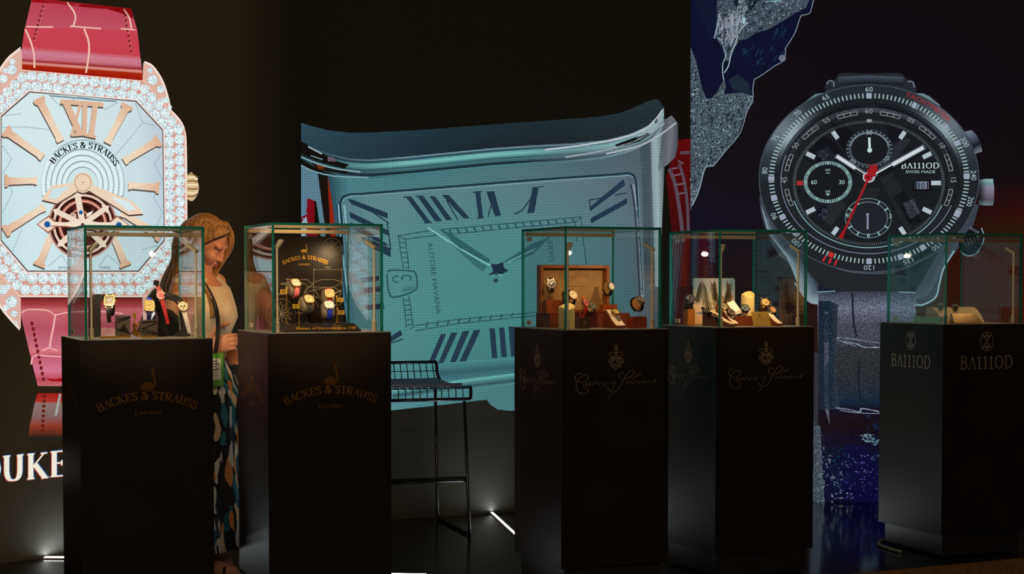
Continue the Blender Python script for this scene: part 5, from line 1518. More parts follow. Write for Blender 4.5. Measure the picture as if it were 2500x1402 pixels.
# ---- case 3
k = CASES[2]
Z3 = lambda X, Y: (1250 + X / 5.392, 560 + Y / 5.392)
RW, DW, TAN = col_mat('wood', (106, 48, 22)), col_mat('wood', (74, 26, 14)), pm('tan_lining', (164, 124, 70), .6, 0, .06, 40)
OW = col_mat('wood', (150, 84, 34))
u0, v0 = Z3(500, 1092); u1, v1 = Z3(1555, 1285)
base, hb = block('wooden_case', 'long red-brown wooden case under the open box lid', 'box', k, u0, v0, u1, v1 - 4, .29, .15, RW)
zt = k.H + .0006 + hb
u0, v0 = Z3(380, 470); u1, v1 = Z3(1285, 1088)
x0, z1 = k.loc(u0, v0, .345); x1, _ = k.loc(u1, v1, .345)
lid = thing('open_box_lid', 'upright open wooden box lid with tan lining and script lettering', 'box', k.w((x0 + x1) / 2, .345, zt + .0004), ANG)
W, H, th, dp = x1 - x0, z1 - zt, .014, .045
for nm, cx, cz, sx, sz in (('lid_side', -W / 2 + th / 2, H / 2, th, H), ('lid_side', W / 2 - th / 2, H / 2, th, H), ('lid_rim', 0, H - th / 2, W - 2 * th - .0004, th), ('lid_rim', 0, th / 2, W - 2 * th - .0004, th)):
    m = MB(); m.box((cx, dp / 2, cz), (sx, dp, sz), None, .0012); m.build(nm, OW, lid)
m = MB(); m.box((0, dp - .004, H / 2), (W - .002, .008, H - .002)); m.build('lid_back', DW, lid)
m = MB(); m.box((0, dp - .0095, H / 2), (W - 2 * th - .002, .002, H - 2 * th - .002)); m.build('tan_lining', TAN, lid)
c = Cv(); logo_cuervo(c, .01, H - .024, .30 * W / .3 * 1.15, crest=False); c.text(sans('HABANA 1882'), .02, H - .095, .005, (0, 0, 0), 0, .07, flip=False)
c.build('script_lettering', lambda x, y, z: (x, dp - .0112, y), pm('brown_ink', (88, 52, 22), .6), lid, color=False)
lip = lid
u0, v0 = Z3(448, 912); u1, v1 = Z3(655, 1088)
block('wooden_block', 'small wooden block inside the lid at its left, under the dark chronograph', 'block', k, u0, v0, u1, v1, .300, .035, col_mat('wood', (140, 66, 24)), 'wooden blocks', base=zt + .0006)
hblk = .0
P = k.pt(*Z3(520, 722), .290)
watch('dark brown chronograph on a brown strap, upper left before the tan lining', P, -14, 14, 6, .0215, 'round', (96, 78, 66), (38, 30, 28), (84, 44, 26), ring=(.032, .022), ink=(180, 150, 110), sub=True)
cushion('small cream cushion inside the brown chronograph strap', P, -14, 14, (.010, .029, .020), (196, 168, 120))
acrylic('clear holder under the brown chronograph', k, Z3(530, 900)[0], Z3(530, 800)[1], .312, zt + .0006 + (k.loc(*Z3(448, 912), .300)[1] - k.loc(*Z3(655, 1088), .300)[1]) + .0004)
for X, Y, lab in ((640, 880, 'round olive medallion leaning behind the candle'), (990, 900, 'round olive and gold medallion leaning before the tan lining')):
    P = k.pt(*Z3(X, Y), .325)
    m = MB(); m.lathe([(0, -.003), (.024, -.003), (.026, -.001), (.026, .002), (.023, .003), (.021, .002), (0, .002)], 36)
    o = m.build('medallion', pm('olive_gilt', (120, 98, 40), .35, .5, .3, 120, .4), None, 40)
    o.matrix_world = Matrix.Translation((P.x, P.y, zt + .0272)) @ (Matrix.Rotation(ANG, 4, 'Z') @ Matrix.Rotation(radians(82), 4, 'X')); tag(o, lab, 'medallion', 'olive medallions')
P = k.pt(*Z3(803, 862), .20)
watch('large cream-dialled gold watch on a black strap, behind the candle', P, 8, 26, 10, .0235, 'round', ROSEC, (236, 222, 180), (28, 22, 22), ring=(.034, .026), ink=(120, 90, 50), w=.021)
P2 = k.pt(*Z3(716, 900), .275)
watch('small dark watch with a thick brown strap, half hidden behind the lamp post', P2, -10, 20, 0, .017, 'round', (120, 96, 86), (60, 44, 40), (70, 36, 30), ring=(.036, .024), ink=(190, 170, 150))
P = k.pt(*Z3(968, 965), .19)
watch('red-dialled watch on a bright red strap, hanging beside the candle', P, 22, 22, -8, .0195, 'round', ROSEC, (170, 30, 40), (176, 20, 22), flat=(.034, .056, .5), ink=(230, 190, 170), strap_top=(196, 90, 30))
P = k.pt(*Z3(1060, 1005), .20)
watch('small dark-dialled steel watch on a black strap, right of the red watch', P, 18, 40, 20, .0175, 'round', STEELC, (54, 48, 46), (40, 32, 28), ring=(.024, .018), ink=(210, 200, 180), sub=True)
for X, lab in ((800, 'wooden block under the large cream-dialled watch'), (1040, 'low wooden block under the small dark-dialled steel watch')):
    u0, v0 = Z3(X - 75, 1060); u1, v1 = Z3(X + 85, 1270)
    block('wooden_block', lab, 'block', k, u0, v0, u1, v1, .215, .04, DW, 'wooden blocks')
# candle
def candle(label, k, u, vtop, vbot, b, r, hollow=.012):
    x, zt_ = k.loc(u, vtop, b)
    H = zt_ - k.H
    t = thing('pillar_candle', label, 'candle', k.w(x, b, k.H + .0006), ANG, 'cream pillar candles')
    n = 40; rings = []
    wob = lambda a: H - .008 + .007 * sin(a + .6) + .004 * sin(2 * a) - .010 * max(0, cos(a - 4.4)) ** 6
    for rr, f in ((r * .96, 0), (r, .02), (r, .5), (r, .93)): rings.append([(rr * cos(2 * pi * j / n), rr * sin(2 * pi * j / n), wob(2 * pi * j / n) * f) for j in range(n)])
    for rr, dz in ((r * .98, -.001), (r * .9, .0), (r * .78, -.003), (r * .5, -hollow), (.001, -hollow - .001)): rings.append([(rr * cos(2 * pi * j / n), rr * sin(2 * pi * j / n), wob(2 * pi * j / n) + dz if rr > r * .6 else H - .006 + dz) for j in range(n)])
    m = MB(); m.loft(rings); m.build('wax_body', WAX, t, True)
    m = MB(); m.tube([(0, 0, H - .006 - hollow), (.001, 0, H - hollow), (.002, .001, H - hollow + .006)], .0012, 8); m.build('wick', pm('wick', (40, 30, 20), .8), t)
    return t
candle('cream pillar candle at the front left of the wooden box case', k, Z3(718, 1000)[0], Z3(718, 985)[1], 0, .085, .0345)
u0, v0 = Z3(890, 1158); u1, v1 = Z3(1028, 1300)
bl, hh_ = block('emblem_block', 'dark olive wooden block with a gilt emblem, right of the candle', 'block', k, u0, v0, u1, v1, .11, .045, col_mat('wood', (58, 42, 16)), 'emblem blocks')
c = Cv(); logo_cuervo(c, 0, .012, .0, crest=True) if False else None
def emblem(parent, h):
    c = Cv(); z = h * .5
    c.line([(-.005, z + .004), (.005, z + .004), (.005, z - .002), (0, z - .007), (-.005, z - .002), (-.005, z + .004)], .0012, (0, 0, 0)); c.line([(0, z + .004), (0, z + .011)], .0016, (0, 0, 0)); c.ring(0, z + .006, (.003, .002), (.0042, .003), (0, 0, 0), 16)
    c.build('gilt_emblem', lambda x, y, zz: (x, -.0005, y), pm('gilt_bright', (212, 160, 60), .35, .6, .1, 60), parent, color=False)
emblem(bl, hh_)
u0, v0 = Z3(1196, 978); u1, v1 = Z3(1388, 1090)
block('wooden_block', 'wooden block on the long case at the right end, under the white-dialled watch', 'block', k, u0, v0, u1, v1, .296, .035, col_mat('wood', (146, 62, 22)), 'wooden blocks', base=zt + .0006)
hq = k.loc(u0, v0, .296)[1] - k.loc(u1, v1, .296)[1]
P = k.pt(*Z3(1306, 752), .285)
watch('white-dialled watch on a navy strap, standing highest before the right lid edge', P, 14, 16, 0, .0185, 'round', STEELC, (238, 236, 232), (28, 30, 52), ring=(.036, .024), ink=(40, 40, 44), strap_top=(150, 110, 60))
cushion('tan cushion inside the navy strap', P, 14, 16, (.009, .033, .022), (176, 132, 76))
acrylic('clear holder under the white-dialled watch', k, Z3(1306, 960)[0], Z3(1306, 900)[1], .308, zt + .0006 + hq + .0004)
def ramp(label, k, X0, X1, Yt, Yb, b, zf, L=.11, top=CREAMM, yaw=0, group='cream watch ramps'):
    """low sloping stand: high at the back, cream top on a wooden wedge"""
    u0, v0 = zf(X0, Yt); u1, v1 = zf(X1, Yb)
    x0, z1 = k.loc(u0, v0, b + L * .6); x1, _ = k.loc(u1, v1, b)
    W = max(.03, x1 - x0); H = max(.025, z1 - k.H)
    t = thing('watch_ramp', label, 'watch stand', k.w((x0 + x1) / 2, b, k.H + .0006), ANG + radians(yaw), group)
    prof = [(0, 0), (0, .010), (L * .35, H * .46), (L * .7, H * .92), (L * .85, H), (L, H * .96), (L, 0)]
    m = MB(); m.loft([[(-W / 2, y, z) for y, z in prof], [(W / 2, y, z) for y, z in prof]]); m.build('wedge', RW, t)
    cp = smooth(prof[1:6], 5)
    m = MB(); m.loft([[(-W / 2 + .003, y - .001, z + .0006) for y, z in cp] + [(-W / 2 + .003, y, z + .004) for y, z in reversed(cp)], [(W / 2 - .003, y - .001, z + .0006) for y, z in cp] + [(W / 2 - .003, y, z + .004) for y, z in reversed(cp)]]); m.build('cream_pad', top, t, 40)
    return t, H
ramp('cream watch ramp on a wooden wedge, at the front of the wooden box case', k, 1265, 1500, 1075, 1290, .10, Z3, .12)
watch('yellow-dialled watch on a dark strap, lying on the cream ramp before the wooden lid', k.pt(*Z3(1366, 1088), .160), 6, 48, 0, .0185, 'round', (190, 150, 80), (198, 176, 96), (52, 26, 20), flat=(.03, .05, .10), ink=(90, 70, 40))
u0, v0 = Z3(1582, 1148); u1, v1 = Z3(1778, 1296)
bl, hh_ = block('emblem_block', 'red-brown wooden block with a gilt emblem, beside the right lamp post', 'block', k, u0, v0, u1, v1, .09, .05, col_mat('wood', (126, 48, 22)), 'emblem blocks')
emblem(bl, hh_)
P = k.pt(*Z3(1696, 928), .095)
watch('steel watch on an orange-lined black strap, above the right emblem block', P, 26, 44, 0, .0195, 'round', STEELC, (64, 52, 48), (30, 26, 26), ring=(.033, .026), ink=(220, 214, 206), sub=True)
cushion('orange-tan cushion inside the black strap at the right', P, 26, 44, (.010, .030, .024), (190, 124, 70))
acrylic('clear holder on the right emblem block', k, Z3(1690, 1100)[0], Z3(1690, 1050)[1], .112, k.H + .0006 + hh_ + .0004)

# ---- case 4
k = CASES[3]
Z4 = lambda X, Y: (1620 + X / 5.392, 560 + Y / 5.392)
x0, z1 = k.loc(*Z4(388, 640), .435); x1, z0 = k.loc(*Z4(940, 1075), .435)
W, H = x1 - x0, z1 - k.H - .001
pic = thing('beach_picture', 'rounded upright picture of palm fronds over a sandy beach', 'picture', k.w((x0 + x1) / 2, .435, k.H + .0006), ANG)
rr = .012
out = [(-W / 2, 0), (W / 2, 0)] + [(W / 2 - rr + rr * cos(radians(a)), H - rr + rr * sin(radians(a))) for a in range(0, 91, 15)] + [(-W / 2 + rr + rr * cos(radians(a)), H - rr + rr * sin(radians(a))) for a in range(90, 181, 15)]
m = MB(); m.prism(out, 0, .006); m.build('panel', pm('panel_edge', (90, 84, 76), .4), pic)
c = Cv()
inn = [(x * .985, .002 + z * .985) for x, z in out]
def sky(x, z):
    t = z / H; u = x / W + .5
    s = lerp((226, 206, 170), (96, 140, 176), min(1, max(0, (t - .35) / .5)))
    if t < .42: s = lerp((214, 160, 110), (232, 210, 176), t / .42)
    return lerp(s, (250, 232, 200), max(0, .5 - abs(u - .45)))
nx, nz = 18, 18
rows = []
for i in range(nz + 1):
    z = .002 + H * .98 * i / nz
    hw = W / 2 * .98 - (0 if z < H - rr else (rr - sqrt(max(0, rr * rr - (z - H + rr) ** 2))))
    rows.append([(-hw + 2 * hw * j / nx, z) for j in range(nx + 1)])
vs = [p for r_ in rows for p in r_]
c.raw(vs, [(i * (nx + 1) + j, i * (nx + 1) + j + 1, (i + 1) * (nx + 1) + j + 1, (i + 1) * (nx + 1) + j) for i in range(nz) for j in range(nx)], sky)
c.up()
for p in ([(-.1, .34), (.1, .40), (.3, .38), (.2, .33)], [(-.5, .24), (-.1, .30), (.3, .25), (0, .2)]): c.poly([(q[0] * W, q[1] * H) for q in p], (120, 150, 170))
c.up()
random.seed(7)
def frond(x, z, ang, L, colr, n=30):
    tip = (x + L * cos(ang), z + L * sin(ang))
    ax = [lerp((x, z, 0), (tip[0], tip[1] - .2 * L * 0, 0), i / n)[:2] for i in range(n + 1)]
    c.line(ax, .0018, colr)
    for i, q in enumerate(ax[3:]):
        for sg in (-1, 1):
            a = ang + sg * (.62 - .34 * i / n) + random.uniform(-.08, .08); l = L * random.uniform(.24, .36) * sin(pi * (i + 7) / (n + 10))
            e = (q[0] + l * cos(a), q[1] + l * sin(a) - l * .35)
            if abs(e[0]) < W * .47 and 0.004 < e[1] < H * .97: c.line([q, e], .0014, colr)
frond(-.28 * W, H * .98, -1.35, H * .72, (58, 56, 36)); frond(-.10 * W, H * .97, -1.2, H * .62, (84, 70, 48)); frond(-.3 * W, H * .97, -1.8, H * .45, (50, 56, 40)); frond(0, H * .97, -1.5, H * .4, (80, 66, 44))
c.up()
for j in range(9): frond(.30 * W, H * .46, radians(10 + j * 40), W * .22, (140, 98, 30) if j % 2 else (60, 42, 12), 16)
frond(.42 * W, H * .96, -1.9, H * .6, (50, 42, 18)); frond(.30 * W, H * .97, -1.4, H * .4, (88, 74, 40))
def print_mat(name):
    m = bpy.data.materials.new(name); m.use_nodes = True; t = m.node_tree; b = t.nodes['Principled BSDF']
    a = t.nodes.new('ShaderNodeAttribute'); a.attribute_name = 'Col'; t.links.new(a.outputs['Color'], b.inputs['Base Color']); b.inputs['Roughness'].default_value = .35
    return m
c.build('photo_print', lambda x, y, z: (x, -.0006 - z, y), print_mat('photo_ink'), pic, gap=.00012)
u0, v0 = Z4(318, 1062); u1, v1 = Z4(415, 1270)
block('wooden_block', 'upright honey-coloured wooden block at the left, under the dark blue watch', 'block', k, u0, v0, u1, v1, .378, .045, col_mat('wood', (168, 100, 34)), 'wooden blocks')
zb = k.H + .0006 + (k.loc(u0, v0, .378)[1] - k.loc(u1, v1, .378)[1])
P = k.pt(*Z4(352, 912), .365)
watch('large dark blue chronograph on a blue-black strap, at the left of the palm picture', P, -8, 34, 0, .0225, 'round', (150, 150, 160), (34, 34, 44), (30, 34, 48), ring=(.028, .034), ink=(210, 210, 216), sub=True, strap_top=(120, 84, 40))
cushion('dark cushion inside the blue chronograph strap', P, -8, 34, (.010, .025, .031), (60, 50, 40))
acrylic('clear holder under the dark blue chronograph', k, Z4(375, 1060)[0], Z4(375, 1000)[1], .392, zb + .0004)
ramp('long cream watch ramp at the left front of the palm picture case', k, 745, 850, 1085, 1290, .05, Z4, .24)
watch('dark bracelet watch lying on the long cream ramp, left', k.pt(*Z4(560, 1082), .235), 0, 58, 0, .0175, 'round', (110, 104, 96), (44, 40, 40), (96, 90, 84), flat=(.04, .04, .02), ink=(200, 190, 170), links=True, w=.0165)
watch('brown-dialled bracelet watch lying on the long cream ramp, near the lamp post', k.pt(*Z4(668, 1140), .150), 0, 62, 0, .0175, 'round', (130, 110, 90), (86, 44, 34), (110, 92, 80), flat=(.04, .05, .02), ink=(210, 180, 150), links=True, w=.0165)
P = k.pt(*Z4(790, 1015), .24)
watch('olive-dialled watch on an orange-brown strap, behind the lamp post', P, 8, 34, 0, .020, 'round', (170, 140, 90), (92, 84, 60), (176, 88, 30), ring=(.028, .024), ink=(220, 200, 160))
cushion('tan cushion inside the orange-brown strap', P, 8, 34, (.012, .026, .022), (150, 96, 44))
x0, z1 = k.loc(*Z4(775, 930), .30); x1, z0 = k.loc(*Z4(1010, 1145), .22)
cdt = thing('white_card', 'blank white card leaning back among the watches', 'card', k.w((x0 + x1) / 2 + .004, .215, k.H + .052), (radians(-38), 0, ANG))
m = MB(); m.box((0, .0, .036), (.044, .0022, .072), Matrix.Rotation(radians(-16), 3, 'Y'), .0006); m.build('card_sheet', pm('white_card', (246, 242, 232), .5, 0, .03, 50), cdt)
m = MB(); m.box((0, .012, .02), (.02, .012, .006), Matrix.Rotation(radians(38), 3, 'X')); m.build('card_prop', MATTE, cdt)
ramp('small cream watch ramp on a wooden wedge, beside the lamp post', k, 815, 990, 1090, 1278, .14, Z4, .11)
watch('brown chronograph with two pale subdials, lying on the small cream ramp', k.pt(*Z4(886, 1092), .192), 4, 44, 6, .020, 'round', (120, 84, 66), (60, 34, 30), (26, 20, 20), flat=(.026, .042, .12), ink=(226, 200, 180), sub=True)
u0, v0 = Z4(950, 1150); u1, v1 = Z4(1480, 1272)
block('wooden_slab', 'long low wooden slab behind the gold plaque', 'block', k, u0, v0, u1, v1, .16, .10, col_mat('wood', (120, 58, 24)), 'wooden blocks')
zs = k.H + .0006 + (k.loc(u0, v0, .16)[1] - k.loc(u1, v1, .16)[1])
P = k.pt(*Z4(1076, 1042), .19)
watch('teal-dialled diver watch on a pale strap, before the candle', P, -14, 40, -12, .0205, 'round', (80, 84, 86), (70, 92, 96), (176, 150, 106), ring=(.026, .022), bezel=(40, 44, 46), ink=(220, 226, 220), strap_top=(110, 150, 150))
cushion('pale cushion inside the diver watch strap', P, -14, 40, (.011, .024, .020), (190, 160, 116))
P = k.pt(*Z4(1340, 962), .24)
watch('large gold chronograph on a brown strap, right of the candle', P, -10, 36, 0, .0225, 'round', GOLDC, (216, 180, 110), (74, 34, 24), ring=(.028, .034), bezel=(90, 60, 40), ink=(110, 70, 30), sub=True)
cushion('dark brown cushion inside the gold chronograph strap', P, -10, 36, (.012, .025, .031), (70, 38, 22))
P = k.pt(*Z4(1438, 1060), .17)
watch('rose-dialled steel watch on a black strap, right of the gold plaque', P, 12, 36, -6, .020, 'round', (160, 136, 110), (206, 160, 120), (24, 22, 24), flat=(.03, .058, .35), ink=(90, 50, 40))
ramp('cream watch ramp at the right, under the rose-dialled watch', k, 1410, 1545, 1110, 1280, .08, Z4, .12)
for i_, (X, Y, lab) in enumerate(((800, 1130, 'dark stand under the olive-dialled watch'), (1330, 1060, 'dark stand under the gold chronograph'))):
    x, z = k.loc(*Z4(X, Y), .27)
    m = MB(); m.lathe([(0, 0), (.018, 0), (.018, .003), (.004, .006), (.004, max(.012, z - k.H)), (0, max(.012, z - k.H))], 16); o = m.build('watch_holder', DW, None, 40); o.location = k.w(x, .285, k.H + .0006); tag(o, lab, 'watch stand', 'dark watch holders')
candle('cream pillar candle behind the diver watch, right of the palm picture', k, Z4(1110, 850)[0], Z4(1110, 825)[1], 0, .285, .0305, .022)
# gold plaque
x0, z1 = k.loc(*Z4(1130, 1088), .10); x1, z0 = k.loc(*Z4(1418, 1288), .06)
pq = thing('gold_plaque', 'tilted gold plaque with a small emblem, front of the palm picture case', 'plaque', k.w((x0 + x1) / 2, .062, k.H + .0008), (radians(-20), 0, ANG))
W = x1 - x0; H = (z1 - k.H) / cos(radians(20))
m = MB(); m.box((0, .0, H / 2), (W, .003, H), None, .0008); m.build('plate', pm('mirror_gold', (224, 184, 92), .26, .55, .04, 30), pq)
m = MB(); m.box((0, .016, H * .34), (W * .4, .003, H * .66), Matrix.Rotation(radians(34), 3, 'X')); m.build('strut', BRASS, pq)
c = Cv(); c.ring(-.005, H * .72, (.002, .003), (.004, .0055), (0, 0, 0), 18); c.line([(-.005, H * .72), (-.005, H * .86)], .0016, (0, 0, 0)); c.text(sans('CUERVO Y SOBRINOS'), 0, H * .48, .0036, (0, 0, 0), 0, W * .5, flip=False)
c.build('engraving', lambda x, y, z: (x, -.002, y), pm('dark_ink', (60, 40, 10), .6), pq, color=False)

# ---- case 5
k = CASES[4]
Z5 = lambda X, Y: (2140 + X / 5.392, 560 + Y / 5.392)
x0, z1 = k.loc(*Z5(735, 1030), .24); x1, _ = k.loc(*Z5(1290, 1100), .24)
t = thing('bracelet_ramp', 'low beige rounded ramp carrying two bracelet watches', 'watch stand', k.w((x0 + x1) / 2 + .004, .17, k.H + .0006), ANG)
W = x1 - x0; H = z1 - k.H
prof = smooth([(0, 0), (.006, .012), (.03, H * .55), (.07, H * .95), (.10, H), (.125, H * .9), (.13, 0)], 5)
m = MB(); m.loft([[(-W / 2, y, z) for y, z in prof], [(-W / 2 + .012, y, z) for y, z in prof], [(W / 2, y, z) for y, z in prof]]); m.build('padded_ramp', pm('beige_suede', (168, 150, 118), .7, 0, .08, 80), t, 40)
for X, Y, lab in ((848, 1008, 'steel bracelet watch at the left of the beige ramp'), (1035, 1022, 'steel bracelet watch in the middle of the beige ramp')):
    watch(lab, k.pt(*Z5(X, Y), .235) + Vector((0, 0, .005)), -34, 66, 0, .0175, 'round', (150, 138, 120), (60, 54, 48), (140, 128, 110), flat=(.044, .046, .12), ink=(220, 210, 196), links=True, w=.0165)
x0, z1 = k.loc(*Z5(955, 1112), .10); x1, _ = k.loc(*Z5(1400, 1215), .055)
t = thing('brass_plaque', 'sloping brass plaque with faint lettering, facing front before the beige ramp', 'plaque', k.w((x0 + x1) / 2, .06, k.H + .0006), ANG, 'brass plaques')
W = x1 - x0; H = max(.026, z1 - k.H)
m = MB(); m.loft([[(-W / 2, 0, 0), (W / 2, 0, 0), (W / 2, .04, 0), (-W / 2, .04, 0)], [(-W / 2, 0, .003), (W / 2, 0, .003), (W / 2, .04, .003), (-W / 2, .04, .003)], [(-W * .45, .03, H), (W * .42, .03, H), (W * .42, .04, H), (-W * .45, .04, H)]]); m.build('wedge', BRASS, t)
c = Cv(); c.text(sans('BA111OD'), .02, .014, .011, (0, 0, 0), 0, W * .36, flip=False)
c.build('lettering', lambda x, y, z: (x, .03 * (y - .003) / (H - .003) - .0006, y + .0004), pm('etched', (226, 206, 166), .5), t, color=False)
t = thing('brass_plaque', 'plain brass plaque facing the left pane, beside the beige ramp', 'plaque', k.w(.055, .19, k.H + .0006), (0, 0, ANG), 'brass plaques')
m = MB(); m.box((0, 0, .016), (.006, .22, .031), None, .0008); m.build('plate', BRASS, t)
m = MB(); m.box((.012, 0, .004), (.02, .12, .006)); m.build('plate_foot', BRASS, t)
t = thing('brass_plaque', 'tiny brass plate standing in for a plaque reflection, far right by the lamp post', 'plaque', k.w(k.loc(*Z5(1770, 1160), .12)[0], .12, k.H + .0006), (0, 0, ANG), 'brass plaques')  # stands in for a reflection in the right pane, built as a solid plate
m = MB(); m.box((0, 0, .012), (.026, .004, .023), None, .0006); m.build('plate', pm('brass_pale', (206, 186, 140), .4, .5, .05, 60), t)
m = MB(); m.box((0, .008, .003), (.02, .012, .0048)); m.build('plate_foot', BRASS, t)

# ------------------------------------------------------------------ bar stool
WIRE = pm('black_wire', (16, 14, 13), .35, .3, .1, 40)
def stool():
    F_ = on_z(1146, 1308.5); B_ = on_z(1071.4, 1270)
    dv = (B_ - F_); dep = dv.length; dv.normalize()
    ang = atan2(-dv.x, dv.y)
    wd = .49
    wx = Vector((cos(ang), sin(ang), 0))
    org = F_ - wx * (wd / 2)
    t = thing('bar_stool', 'black wire bar stool with a dark seat pad, before the teal screen', 'stool', org, ang)
    h = wd / 2; rr = .0085
    zs, zl = .765, .705
    def bend(P, r=.03, n=5):
        out = [P[0]]
        for a, b, c_ in zip(P, P[1:], P[2:]):
            a, b, c_ = Vector(a), Vector(b), Vector(c_)
            p = b + (a - b).normalized() * r; q = b + (c_ - b).normalized() * r
            for i in range(n + 1):
                s = i / n
                out.append(tuple((p * (1 - s) + b * s) * (1 - s) + (b * s * 0 + (b * (1 - s) + q * s)) * s))
        return out + [P[-1]]
    for sx in (-1, 1):
        m = MB(); m.tube(bend([(sx * (h - .02), .02, zl - .012), (sx * h, 0, .02), (sx * h, 0, rr), (sx * h, dep, rr), (sx * (h - .008), dep, .03), (sx * (h - .035), dep - .06, zl + .03)], .02), rr, 10); m.build('leg_frame', WIRE, t, True)
        m = MB(); m.box((sx * h, dep * .5, .006), (.02, .03, .011), None, .002); m.build('floor_pad', pm('rubber', (12, 12, 12), .7), t)
    m = MB(); m.tube(bend([(-h + .01, .012, .27), (-h + .01, .012, .30), (h - .01, .012, .30), (h - .01, .012, .27)], .02), rr * .9, 10); m.build('footrest', WIRE, t, True)
    m = MB(); m.tube([(-h + .012, .01, .285), (h - .012, .01, .285)], rr * .8, 10); m.build('lower_rail', WIRE, t, True)
    # wire shell: front drop, seat, back
    P = [(0.0, zl), (-.012, zl + .006), (-.016, zl + .03), (-.012, zs - .008), (0.006, zs), (.10, zs - .006), (.26, zs - .016), (dep - .14, zs - .014), (dep - .085, zs + .004), (dep - .065, zs + .05), (dep - .045, .87)]
    Q = smooth(P, 5)
    for sx in (-1, 1):
        m = MB(); m.tube([(sx * (h + .004 - (.03 if j > len(Q) * .7 else 0) * min(1, (j - len(Q) * .7) / 8)), y, z) for j, (y, z) in enumerate(Q)], rr, 10); m.build('shell_rail', WIRE, t, True)
    m = MB(); m.tube([(-h, 0, zl), (h, 0, zl)], rr, 10); m.build('cross_rail', WIRE, t, True)
    m = MB(); m.tube([(-h + .03, dep - .045, .87), (h - .026, dep - .045, .87)], rr, 10); m.build('cross_rail', WIRE, t, True)
    m = MB()
    for i in range(1, 13):
        x = -h + wd * i / 13
        m.tube([(x * (1 - .06 * max(0, (j - len(Q) * .7) / (len(Q) * .3))), y, z - .004) for j, (y, z) in enumerate(Q)], .0026, 6)
    for j in range(22, len(Q) - 2, 4):
        y, z = Q[j]; k_ = h - (.026 if j > len(Q) * .75 else 0)
        m.tube([(-k_, y, z - .004), (k_, y, z - .004)], .0026, 6)
    m.build('wire_grid', WIRE, t, True)
    rings = []
    for j in range(9):
        s = j / 8; y = .0 + (dep - .11) * s; hw = h - .035 - .01 * (s - .5) ** 2
        zc = zs + .010 - .012 * sin(pi * s)
        rings.append([(hw * cos(2 * pi * i / 24) ** 1 if False else hw * max(-1, min(1, 1.25 * cos(2 * pi * i / 24))), y, zc + .008 * max(-1, min(1, 1.6 * sin(2 * pi * i / 24))) + .006 * abs(cos(2 * pi * i / 24))) for i in range(24)])
    m = MB(); m.loft(rings); m.build('seat_pad', pm('slate_felt', (104, 112, 132), .8, 0, .1, 120), t, 50)
stool()

# ------------------------------------------------------------------ light strips let into the floor, cable
LEDW = em('strip_white', (.92, .97, 1, 1), 9.0)
def strip(label, a, b, w=.02, e=2.0):
    d = (b - a); L = d.length; t = thing('floor_light_strip', label, 'light strip', a, atan2(d.y, d.x), 'light strips in the floor')
    m = MB(); m.box((L / 2, 0, .003), (L, w + .012, .006), None, .001); m.build('channel', STEEL, t)
    m = MB(); m.box((L / 2, 0, .0072), (L - .006, w, .0022)); m.build('diffuser', LEDW, t)
    d_ = bpy.data.lights.new('strip_glow', 'AREA'); d_.shape = 'RECTANGLE'; d_.size = L; d_.size_y = w; d_.energy = e; d_.color = (.9, .96, 1.0)
    o = bpy.data.objects.new('strip_glow', d_); S.collection.objects.link(o); o.parent = t; o.location = (L / 2, 0, .012); o.rotation_euler = (pi, 0, 0)
    return t
a = on_z(1201, 1254); b = on_z(1253, 1302); strip('white light strip in the floor between stool and the script pedestal', a, a + (b - a) * 1.3, .011, 5.0)
a = on_z(108, 1364); b = on_z(163, 1364.5); strip('white light strip in the floor at the lower left, below the letters', a, a + (b - a) * 2.6, .034, 2.6)
a = on_z(955, 1405); b = on_z(1042, 1406.5); strip('white light strip in the floor at the foot of the second pedestal', a + (a - b) * .8, b, .016, 1.0)
q_ = Vector((1.12, 8.85, 0)); strip('added unseen light strip behind the two script pedestals, lighting the right-hand pedestal', q_, q_ + Vector((.25, -.55, 0)), .016, 3.2)  # extra strip, out of view, added to brighten the last pedestal's left face
pts = [on_z(2200, 1352), on_z(2168, 1343), on_z(2147, 1334), on_z(2146, 1328), on_z(2158, 1322), on_z(2185, 1320)]
m = MB(); m.tube(smooth([(p.x, p.y, .0085) for p in pts], 6), .008, 10); tag(m.build('power_cable', pm('cable_grey', (150, 140, 120), .5), None, True), 'grey cable looping out from under the right-hand BA111OD pedestal', 'cable')
